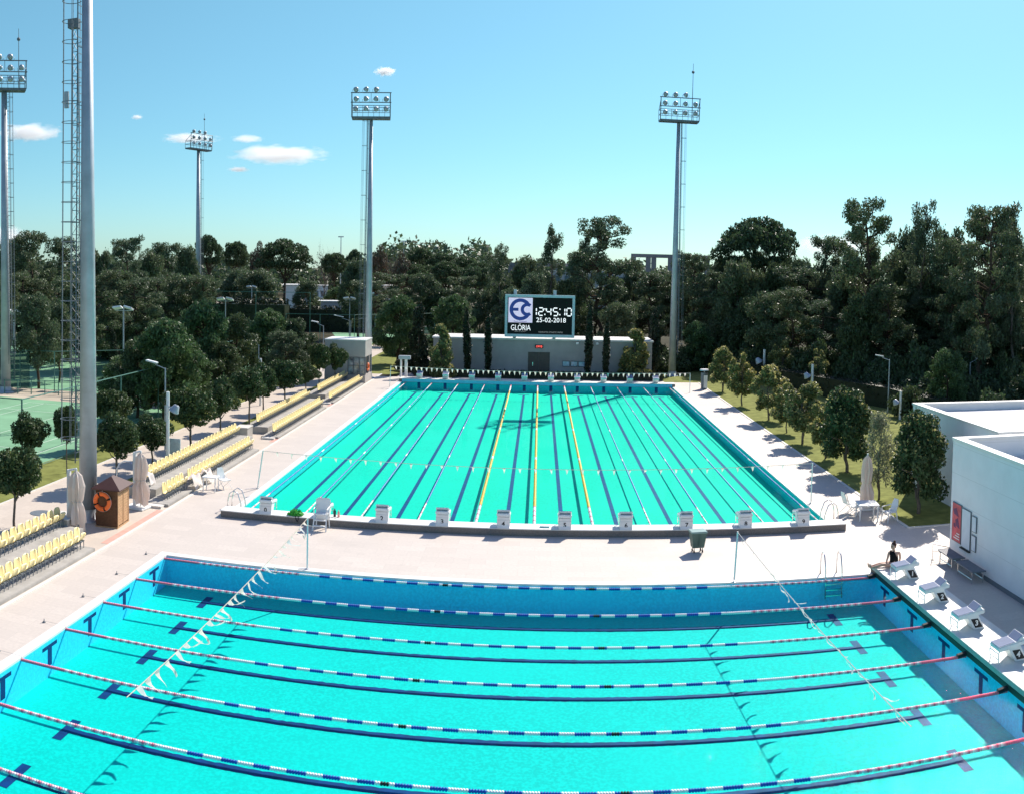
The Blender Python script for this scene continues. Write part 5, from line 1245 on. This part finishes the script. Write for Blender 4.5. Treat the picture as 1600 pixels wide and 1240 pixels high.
# towels on a few seats
for (x, y, z, w, lab) in ((-16.15, 41.6, .55, .5, "crumpled white towel over the gap in the front seat row"), (-16.0, 43.0, .53, .35, "white towel lying on the front seats near the small table"), (-17.85, 39.9, .88, .3, "pinkish towel hung on the end seat beside the umbrella")):
    bm = bmesh.new(); bmesh.ops.create_grid(bm, x_segments=10, y_segments=10, size=.5)
    for v in bm.verts: v.co = Vector((v.co.x*.55, v.co.y*w*2, .10*math.sin(9*v.co.x+y)*math.cos(7*v.co.y) + .06*random.random() - 1.1*max(0, v.co.x-.1)))
    m = MB(); m.bm(bm); o = obj("towel", m, m_canvas, None, True, (x, y, z+.05)); tag(o, lab, "towel")
# ------------------------------------------------------------------ hut, umbrellas, furniture
hb = at(155, 819); t = thing("wooden_hut", "small brown wooden hut with a pyramid roof beside the thick mast", "hut", (-17.1, 34.55, 0), R(4))
m = MB(); w, d, h = .47, .62, 1.62; m.box((-w, -d, .05), (w, d, h)); obj("wall", m, m_wood, t)
m = MB()
for z in np.arange(.1, h-.05, .11): m.box((-w-.012, -d-.012, z), (w+.012, -d-.001, z+.095))
obj("front_boards", m, m_wood, t)
m = MB()
for y0, y1 in ((-d+.06, -.02), (.02, d-.06)):
    for z in np.arange(.1, h-.06, .11): m.box((w+.003, y0, z), (w+.016, y1, z+.095))
obj("door", m, m_woodl, t)
m = MB()
for y in (-d, -.02, d-.06): m.box((w+.003, y, .05), (w+.035, y+.06 if y != -.02 else .02, h))
m.box((-w-.03, -d-.03, -.02), (w+.03, d+.03, .05)); obj("trim", m, m_woodl, t)
m = MB(); e = .17; m.add([(-w-e, -d-e, h), (w+e, -d-e, h), (w+e, d+e, h), (-w-e, d+e, h), (0, -.12, h+.42), (0, .12, h+.42)], [(3,2,1,0), (0,1,4), (1,2,5,4), (2,3,5), (3,0,4,5)]); m.box((-w-e, -d-e, h-.05), (w+e, d+e, h-.002)); obj("roof", m, m_brownroof, t)
lifebuoy("orange lifebuoy with white bands hanging on the brown hut", (-17.22, 33.86, 1.08), RX(R(90)) @ RZ(.3), 1.15)
t = thing("hut_rope", "thin line from which the orange lifebuoy on the hut hangs", "rope", (-17.22, 33.87, 1.40)); m = MB(); m.tube([(-.1, -.02, -.1), (0, -.02, .15), (.1, -.02, -.1)], .012, 5); obj("cord", m, m_cord, t)
b = far(147, 808, 38.6); t = thing("red_hose_box", "small red hose box at the foot of the thick mast", "hose box", (-17.72, 34.5, 0)); m = MB(); m.bbox((-.11, -.12, .006), (.11, .12, .42), .02); obj("case", m, M("red_paint", (0.35, 0.03, 0.03), 0.4), t); m = MB(); m.tube([(-.08, -.13, .3), (.08, -.13, .3)], .012, 5); obj("handle", m, m_black, t)
def umbrella(label, loc, h, w, post=None, base=(.9, .6), seed=1, rotz=0):
    rr = random.Random(seed); t = thing("closed_umbrella", label, "umbrella", loc, rotz)
    m = MB(); nn = 16; zs = [h, h-.06, h-.25, h-.7, h*.52, h*.48, h*.40, h*.3, h*.2]; rs = [.05, .14, .6, .85, .72, .62, .85, .98, 1.0]; vs = []
    for z, r0 in zip(zs, rs):
        for j in range(nn):
            a = 2*math.pi*j/nn; f = 1 + .30*math.cos(j*math.pi) * (r0 > .3) + rr.uniform(-.16, .16)
            zz = z - (rr.uniform(-.05, .40) if z == zs[-1] else 0); vs.append((r0*w*f*math.cos(a)*.5 + .02*math.sin(4*z), r0*w*f*math.sin(a)*.5, zz))
    m.add(vs, [(i*nn+j, i*nn+(j+1) % nn, (i+1)*nn+(j+1) % nn, (i+1)*nn+j) for i in range(len(zs)-1) for j in range(nn)]); cn = obj("canopy", m, m_canvas, t)
    m = MB(); m.torus(w*.34, .018, 20, 6, 0, TX(0, 0, h*.5)); obj("tie_strap", m, m_cord, cn)
    m = MB(); m.tube([(0, 0, .02), (0, 0, h+.04)], .035, 8); obj("pole", m, m_white, t)
    if post:
        m = MB(); m.box((post-.07, -.06, .02), (post+.07, .06, h*.98)); obj("side_post", m, m_white, t)
        m = MB(); m.tube([(post, 0, h*.97), (0, 0, h+.02)], .045, 8); m.tube([(post, 0, h*.6), (0, 0, h*.55)], .03, 6); obj("arm", m, m_white, t)
    m = MB(); c = post/2 if post else 0; m.bbox((c-base[0]/2, -base[1]/2, .003), (c+base[0]/2, base[1]/2, .10), .02); obj("base_slab", m, m_white, t); return t
umbrella("closed white umbrella left of the thick mast and the hut", (-17.78, 32.65, 0), 2.6, .62, -.36, (.6, .7), 3, R(-5))
umbrella("closed white umbrella between the hut and the long yellow seat rows", (-17.05, 37.3, 0), 2.55, .60, -.32, (1.0, .8), 8, R(-10))
umbrella("closed white umbrella standing among chairs at the right edge of the lawn", (15.2, 40.6, 0), 2.62, .55, None, (.5, .5), 5)
def table(label, loc, sx_, sy_, rotz=0, h=.72):
    t = thing("table", label, "table", loc, rotz); m = MB(); m.bbox((-sx_/2, -sy_/2, h-.04), (sx_/2, sy_/2, h), .012); obj("table_top", m, m_white, t)
    for a in (-1, 1):
        for b in (-1, 1): m = MB(); m.tube([(a*(sx_/2-.07), b*(sy_/2-.07), 0), (a*(sx_/2-.07), b*(sy_/2-.07), h-.04)], .03, 6); obj("leg", m, m_white, t)
table("small white table in front of the long seat rows, beside a folding chair", (-15.3, 41.55, 0), .75, .6)
table("white table at the right edge of the deck below the closed umbrella", (14.65, 39.0, 0), .95, 1.0, R(-8), .74)
def chair(label, loc, rotz, fold=False, s=1.0):
    """white plastic garden chair facing local -Y"""
    t = thing("garden_chair" if not fold else "folding_chair", label, "chair", loc, rotz)
    m = MB(); m.bbox((-.24, -.24, .42), (.24, .22, .455), .012); obj("seat", m, m_white, t)
    m = MB(); m.add([(-.23, .2, .46), (.23, .2, .46), (.22, .30, .75), (.15, .36, .98), (-.15, .36, .98), (-.22, .30, .75)], [(0, 1, 2, 5), (5, 2, 3, 4)]); m.add([(-.23, .225, .46), (.23, .225, .46), (.22, .325, .75), (.15, .385, .98), (-.15, .385, .98), (-.22, .325, .75)], [(1, 0, 5, 2), (2, 5, 4, 3)]); obj("backrest", m, m_white, t)
    for a in (-1, 1):
        if fold:
            m = MB(); m.tube([(a*.24, -.30, 0), (a*.24, .24, .62)], .014, 6); obj("leg", m, m_white, t); m = MB(); m.tube([(a*.23, .34, 0), (a*.23, -.22, .45)], .014, 6); obj("leg", m, m_white, t)
        else:
            for y in (-.24, .26): m = MB(); m.tube([(a*.26, y*1.1, 0), (a*.22, y*.85, .43)], [.02, .03], 6); obj("leg", m, m_white, t)
            m = MB(); m.tube([(a*.27, -.2, .42), (a*.27, -.22, .64), (a*.27, .05, .66), (a*.25, .28, .70)], .022, 6); obj("armrest", m, m_white, t)
    return t
chair("white folding chair by the small table on the left deck", (-14.85, 42.25, 0), R(60), True)
chair("white plastic chair right of the white table, its back to the lawn", (15.5, 38.4, 0), R(-75), False)
chair("white folding chair left of the closed umbrella on the right", (14.25, 40.3, 0), R(100), True)
chair("white chair tucked behind the white table on the right", (14.3, 39.75, 0), R(70), True)
# lifeguard chair in front of block 1
c = at(507, 832); t = thing("lifeguard_chair", "white lifeguard chair with steps before the low wall, between blocks 0 and 2", "chair", (FX[1]+.06, 36.85, 0))
m = MB(); m.bbox((-.26, -.1, .62), (.26, .30, .66), .01); obj("seat", m, m_white, t)
m = MB(); m.add([(-.28, .28, .64), (.28, .28, .64), (.31, .36, 1.15), (.22, .38, 1.22), (-.22, .38, 1.22), (-.31, .36, 1.15)], [(0, 1, 2, 5), (5, 2, 3, 4)]); m.add([(-.28, .31, .64), (.28, .31, .64), (.31, .39, 1.15), (.22, .41, 1.22), (-.22, .41, 1.22), (-.31, .39, 1.15)], [(1, 0, 5, 2), (2, 5, 4, 3)]); obj("backrest", m, m_white, t)
for a in (-1, 1):
    m = MB(); m.tube([(a*.28, -.32, 0), (a*.25, -.10, .64)], .03, 6); obj("leg", m, m_white, t); m = MB(); m.tube([(a*.28, .34, 0), (a*.26, .28, .64)], .03, 6); obj("leg", m, m_white, t); m = MB(); m.tube([(a*.27, -.12, .64), (a*.28, -.12, .86), (a*.29, .30, .9)], .026, 6); obj("armrest", m, m_white, t)
for k, z in enumerate((.18, .40)): m = MB(); m.box((-.27, -.30+.09*k, z), (.27, -.16+.09*k, z+.035)); obj("step", m, m_white, t)
# green bundle, bottles, tray on the wall
c = at(463, 803, .3); t = thing("green_netting", "bright green bundle of netting draped over the low wall left of the white chair", "netting", (c.x, 37.62, .3)); m = MB()
for k in range(260):
    a, r = random.uniform(0, 6.28), random.random()**.5*.26; x, y = r*math.cos(a)*1.35, r*math.sin(a); z = .02+(.26*(1-(r/.28)**2))*random.uniform(.3, 1)
    s = random.uniform(.03, .07); n = Vector((random.gauss(0, 1), random.gauss(0, 1), 1)).normalized(); u = n.orthogonal().normalized(); v = n.cross(u); p = Vector((x, y, z)); m.quad([p-u*s, p-v*s*.6, p+u*s, p+v*s*.6])
m.ball((0, 0, .05), (.3, .2, .12), 12, 6); obj("bundle", m, M("bright_green_net", (0.06, 0.42, 0.05), 0.6, 0.3, 0.4, 14), t)
m = MB(); m.tube([(.05, -.24, .05), (.08, -.29, -.1), (.15, -.29, -.2), (.2, -.29, -.08), (.18, -.24, .04)], .016, 6); obj("handle", m, m_black, t)
def bottle(label, x, y, col, s=1.0):
    o = MB(); o.lathe([(.001, .001), (.05, .002), (.05, .2), (.02, .25), (.022, .29), (.001, .29)], 12); q = obj("bottle", o, M("bottle_plastic", col, .3, .5), None, True, (x, y, .302)); q.scale = (s, s, s); tag(q, label, "bottle")
c = at(524, 806, .3); bottle("black bottle on the low wall right of the white chair", c.x-.02, 37.85, (0.02, 0.02, 0.03), 1.15); bottle("pink bottle on the low wall right of the white chair", c.x+.16, 37.8, (0.7, 0.3, 0.28), 1.0)
c = at(851, 822, .3); t = thing("tray", "small pale turquoise tray lying on the low wall between blocks 4 and 5", "tray", (c.x, 37.68, .302)); m = MB(); m.bbox((-.2, -.1, 0), (.2, .1, .05), .02); obj("body", m, M("turquoise_plastic", (0.25, 0.62, 0.62), .4, .4), t); m = MB(); m.box((-.17, -.07, .051), (.17, .07, .056)); obj("inside", m, m_white, t)
# green wheeled bin
t = thing("wheeled_bin", "dark green wheeled bin on legs in front of block 7", "bin", (6.3, 35.28, 0), R(8)); m_bin = M("bin_green", (0.07, 0.13, 0.11), 0.5, 0.35)
m = MB(); m.add([(-.22, -.17, .2), (.22, -.17, .2), (.22, .17, .2), (-.22, .17, .2), (-.30, -.24, .78), (.30, -.24, .78), (.30, .24, .78), (-.30, .24, .78)], [(3,2,1,0), (0,1,5,4), (1,2,6,5), (2,3,7,6), (3,0,4,7)])
m.box((-.012, -.245, .3), (.012, -.20, .74)); obj("body", m, m_bin, t)
m = MB(); m.bbox((-.33, -.27, .782), (.33, .27, .85), .02); obj("lid", m, M("bin_lid", (0.22, 0.33, 0.31), 0.45, 0.4), t)
for a in (-1, 1):
    for b_ in (-1, 1): m = MB(); m.tube([(a*.17, b_*.12, .06), (a*.17, b_*.12, .2)], .016, 5); l = obj("leg", m, m_black, t); m = MB(); m.lathe([(.001, -.02), (.05, -.02), (.05, .02), (.001, .02)], 10, 0, TX(a*.17, b_*.12, .052) @ RY(R(90))); obj("wheel", m, m_black, l)
# benches and rail by the white wall
def bench(label, y0, y1):
    t = thing("slatted_bench", label, "bench", (15.4, (y0+y1)/2, 0)); L = abs(y1-y0)/2
    m = MB()
    for k in range(6): m.box((-.26+.088*k, -L, .43), (-.26+.088*k+.075, L, .46))
    obj("seat", m, m_slat, t)
    m = MB(); m.box((-.27, -L-.015, .415), (.27, -L, .47)); m.box((-.27, L, .415), (.27, L+.015, .47)); m.box((-.275, -L, .415), (-.262, L, .455)); obj("seat_frame", m, m_dsteel, t)
    for a in (-.22, .22):
        for b in (-L+.12, L-.12): m = MB(); m.tube([(a, b, 0), (a, b, .42)], .02, 6); obj("leg", m, m_chrome, t)
    m = MB(); m.tube([(-.22, -L+.12, .14), (-.22, L-.12, .14)], .014, 5); m.tube([(.22, -L+.12, .14), (.22, L-.12, .14)], .014, 5); obj("stretcher", m, m_chrome, t)
m_slat = M("grey_slats", (0.20, 0.20, 0.22), 0.6, 0.3, 0.15, 10)
bench("grey slatted bench against the white wall, nearest the wall's corner", 32.35, 31.05); bench("grey slatted bench against the white wall, farther from its corner", 30.75, 29.35)
t = thing("steel_rail", "low steel rail frame at the corner of the white wall beside a bench", "rail", (15.0, 32.55, 0)); m = MB(); m.tube([(0, 0, 0), (0, 0, .62), (.75, 0, .42)], .018, 6); m.tube([(0, 0, .35), (.72, 0, .2)], .014, 5); m.tube([(.75, 0, .42), (.75, 0, 0)], .018, 6); obj("frame", m, m_chrome, t); m = MB(); m.box((-.06, -.06, 0), (.06, .06, .012)); obj("foot_plate", m, m_chrome, t)
# outdoor shower bent pipe behind the hut, shower post by the kiosk, white bin
p0 = at(168, 752); t = thing("outdoor_shower", "white bent pipe shower rising behind the brown hut", "shower", (-18.1, 37.0, 0)); m = MB(); m.tube([(0, 0, -.01), (0, 0, 1.75), (.12, .05, 1.98), (.35, .12, 2.1), (.6, .2, 2.08)], .028, 8); obj("pipe", m, m_white, t); m = MB(); m.lathe([(.03, .04), (.1, 0), (.02, 0)], 10, 0, TX(.62, .2, 2.03)); obj("shower_head", m, m_chrome, t)
p0 = at(617, 598); t = thing("shower_post", "white shower cubicle post right of the grey kiosk by the far pool corner", "shower", (-12.9, 89.6, 0)); m = MB(); m.box((-.55, -.15, 0), (-.4, .15, 1.9)); m.box((-.1, -.15, 0), (.15, .15, 1.9)); obj("post", m, m_white, t); m = MB(); m.bbox((-.7, -.3, 1.9), (.45, .3, 2.25), .03); obj("hood", m, m_steel, t)
p0 = at(1103, 604); t = thing("litter_bin", "white roofed litter bin at the far right corner of the deck", "bin", (15.6, 86.2, 0)); m = MB(); m.lathe([(.3, 0), (.33, 1.5), (.3, 1.55)], 12); obj("body", m, m_dsteel, t); m = MB(); m.lathe([(.45, 1.72), (.4, 1.85), (.001, 1.9)], 12); m.tube([(0, 0, 1.5), (0, 0, 1.8)], .04, 6); obj("lid", m, m_white, t)
m = MB(); m.box((-.1, -.35, .1), (.25, -.335, 1.3)); obj("towel_sheet", m, m_white, t)
# info board by the left trees
p0 = at(266, 728); t = thing("info_board", "small pale blue info board under the left trees beside the white post", "sign", (-18.6, 44.8, 0)); m = MB(); m.tube([(-.3, 0, 0), (-.3, 0, 1.1)], .025, 6); m.tube([(.3, 0, 0), (.3, 0, 1.1)], .025, 6); obj("post", m, m_steel, t); m = MB(); m.box((-.4, -.03, .75), (.4, .02, 1.75)); obj("panel", m, M("pale_blue_panel", (0.45, 0.58, 0.66), .3, .5, .12, 5), t)
# planter boxes at the ends of the stands
for i, (x, y, lab) in enumerate(((-18.75, 37.6, "dark stone box at the start of the long back seat row"), (-18.3, 55.7, "dark stone box between the long and the middle stand"), (-18.3, 32.6, "grey box beside the near umbrella at the end of the seats"))):
    t = thing("stone_box", lab, "box", (x, y, 0)); m = MB(); m.bbox((-.42, -.55, .005), (.42, .55, .62), .015); obj("body", m, m_conc, t); m = MB(); m.bbox((-.45, -.58, .622), (.45, .58, .68), .01); obj("lid", m, m_kerb, t)
m = MB(); m.lathe([(.5, .004), (.48, .012), (.001, .012)], 20); o = obj("manhole_cover", m, m_dsteel, None, False, (-20.6, 34.6, -.008)); tag(o, "round grey manhole cover on the promenade left of the thick mast", "manhole cover")
# parked vehicles far away
def car(label, u, v, r, colr, van=False):
    b = far(u, v, r); t = thing("parked_van" if van else "parked_car", label, "van" if van else "car", (b.x, b.y, 0), R(random.uniform(-8, 8)))
    L, h = (5.6, 2.4) if van else (4.3, 1.45); yz = Matrix(((1,0,0,0),(0,0,1,0),(0,1,0,0),(0,0,0,1)))
    pr = [(-L/2, .35), (L/2, .35), (L/2, .85), (L*.36, .95), (L*.25, h), (-L*.46, h), (-L/2, .9)] if van else [(-L/2, .3), (L/2, .3), (L/2, .72), (L*.24, .85), (L*.08, h), (-L*.3, h), (-L*.46, .9), (-L/2, .85)]
    m = MB(); m.prism(pr, -.9, .9, 0, yz); obj("body", m, M("car_paint", colr, .3, .6, .03), t)
    m = MB(); m.prism([(L*.2, .95), (L*.1, h-.1), (-L*.28, h-.1), (-L*.38, .95)], -.915, .915, 0, yz); obj("window", m, m_glass, t)
    for x in (-L*.3, L*.3):
        for y in (-.85, .85): m = MB(); m.lathe([(.001, -.1), (.33, -.1), (.33, .1), (.001, .1)], 12, 0, TX(x, y, .33) @ RX(R(90))); obj("wheel", m, m_black, t)
car("white van parked far off beyond the courts, left of the left mast", 500, 462, 262, (0.75, 0.75, 0.75), True)
car("pale grey car parked beside the white van in the distance", 487, 460, 268, (0.45, 0.46, 0.48))
car("white car parked under the trees right of the cream house", 604, 466, 262, (0.7, 0.7, 0.7))
car("silver car parked among the trees behind the grey wall's left end", 672, 490, 150, (0.5, 0.5, 0.52))

# ------------------------------------------------------------------ the bather beside block 1
def skin(name, chain, mat, parent, sub=2):
    """chain: list of polylines, each [(point, rx, ry)...]; equal points are joined"""
    vs, es, rad = [], [], []
    idx = {}
    for line in chain:
        prev = None
        for p, rx, ry in line:
            k = tuple(round(c, 4) for c in p)
            if k not in idx: idx[k] = len(vs); vs.append(p); rad.append((rx, ry))
            if prev is not None: es.append((prev, idx[k]))
            prev = idx[k]
    me = bpy.data.meshes.new(name); me.from_pydata(vs, es, []); me.materials.append(mat)
    o = bpy.data.objects.new(name, me); COL.objects.link(o)
    md = o.modifiers.new("skin", 'SKIN'); sv = me.skin_vertices[0].data
    for i, r in enumerate(rad): sv[i].radius = r
    sv[0].use_root = True; md.use_smooth_shade = True
    o.modifiers.new("sub", 'SUBSURF').levels = sub; o.modifiers["sub"].render_levels = sub
    me2 = bpy.data.meshes.new_from_object(o.evaluated_get(bpy.context.evaluated_depsgraph_get()))
    o.modifiers.clear(); o.data = me2
    o.data.polygons.foreach_set('use_smooth', [True]*len(o.data.polygons)); o.parent = parent
    return o
pt = thing("person", "person in black top, hair in a bun, sitting behind block 1, legs stretched left", "person", (12.86, 31.25, .30)); pt.scale = (1.08, 1.08, 1.08)
pel = (0, 0, .11); w1 = (.01, .01, .27); ch = (.02, .03, .43); nk = (.0, .05, .555)
LS, RS = (-.15, .09, .50), (.17, -.03, .50)
rows = [
 [(pel, .13, .11), (w1, .105, .085), (ch, .125, .09), ((.01, .045, .515), .07, .06), (nk, .046, .046), ((-.015, .045, .60), .044, .044), ((-.03, .04, .645), .062, .075), ((-.035, .035, .70), .078, .09), ((-.03, .04, .755), .07, .08), ((-.025, .045, .79), .035, .04)],
 [(ch, .125, .09), (LS, .052, .05), ((-.22, .03, .33), .038, .036), ((-.30, -.04, .17), .026, .026), ((-.33, -.07, .135), .030, .016)],
 [(ch, .125, .09), (RS, .052, .05), ((.245, .04, .30), .038, .036), ((.25, .13, .12), .026, .026), ((.26, .16, .03), .030, .018)],
 [(pel, .13, .11), ((-.10, -.07, .10), .095, .085), ((-.46, -.10, .15), .060, .058), ((-.62, -.08, .10), .056, .052), ((-.83, -.05, .055), .032, .034), ((-.86, -.05, .05), .036, .036), ((-.88, -.06, .14), .034, .026), ((-.90, -.06, .20), .028, .018)],
 [(pel, .13, .11), ((-.09, .10, .10), .095, .085), ((-.45, .12, .11), .060, .058), ((-.62, .11, .08), .056, .052), ((-.83, .09, .05), .032, .034), ((-.865, .09, .045), .036, .036), ((-.89, .09, .12), .034, .026), ((-.91, .09, .18), .028, .018)]]
for root, dirs in (((-.33, -.07, .135), (-.9, -.25, -.1)), ((.26, .16, .03), (.6, .6, -.05))):
    d = Vector(dirs).normalized(); s = d.cross(Vector((0, 0, 1))).normalized(); rt = Vector(root)
    for i, (o, L) in enumerate(((-.024, .062), (-.008, .072), (.008, .068), (.022, .052))):
        b = rt + d*.03 + s*o; rows.append([(root, .030, .017), (tuple(b), .010, .010), (tuple(b + d*L*.5 + Vector((0, 0, -.002))), .008, .008), (tuple(b + d*L + Vector((0, 0, -.012))), .006, .006)])
    b = rt + s*.034; rows.append([(root, .030, .017), (tuple(b), .010, .010), (tuple(b + d*.05 + s*.012), .007, .007)])
body = skin("body", rows, m_skin, pt)
skin("top", [[((.0, .0, .04), .165, .14), ((.0, .0, .12), .175, .15), ((.01, .01, .27), .150, .13), ((.02, .03, .41), .185, .14), ((.012, .04, .475), .15, .10)], [((.02, .03, .41), .185, .14), ((-.10, .075, .50), .085, .075), ((-.14, .088, .515), .07, .065)]], m_cloth, pt)
m = MB(); hc = Vector((-.018, .05, .725)); m.ball(hc + Vector((.02, .01, .02)), (.088, .096, .092), 16, 10); m.ball(hc + Vector((.035, .012, -.03)), (.07, .085, .075), 14, 8); m.ball(hc + Vector((.035, .0, .125)), (.045, .045, .05), 12, 8)
for k in range(14):
    a = k*.45; m.tube([hc + Vector((.02, .01, .02)) + Vector((.09*math.cos(a), .098*math.sin(a), .01)), hc + Vector((.03, .0, .10))], [.012, .008], 4)
obj("hair", m, m_hair, pt, True)
fd = Vector((-.9, -.43, 0)).normalized(); fs = Vector((-fd.y, fd.x, 0)); hd = Vector((-.035, .035, .70))
m = MB()
for s in (-1, 1): m.ball(hd + fd*.078 + fs*s*.030 + Vector((0, 0, .012)), .011, 8, 6)
obj("eyes", m, m_black, pt)
m = MB(); m.tube([hd + fd*.082 + Vector((0, 0, .015)), hd + fd*.105 + Vector((0, 0, -.02)), hd + fd*.085 + Vector((0, 0, -.026))], [.008, .013, .008], 8)
for s in (-1, 1): m.ball(hd + fs*s*.082 - fd*.01, (.016, .016, .028), 8, 6)
obj("nose_and_ears", m, m_skin, pt, True)
m = MB(); m.tube([hd + fd*.080 + fs*.022 + Vector((0, 0, -.048)), hd + fd*.087 + Vector((0, 0, -.05)), hd + fd*.080 - fs*.022 + Vector((0, 0, -.048))], [.004, .007, .004], 6); obj("mouth", m, M("lip", (0.35, 0.10, 0.09), .5), pt, True)
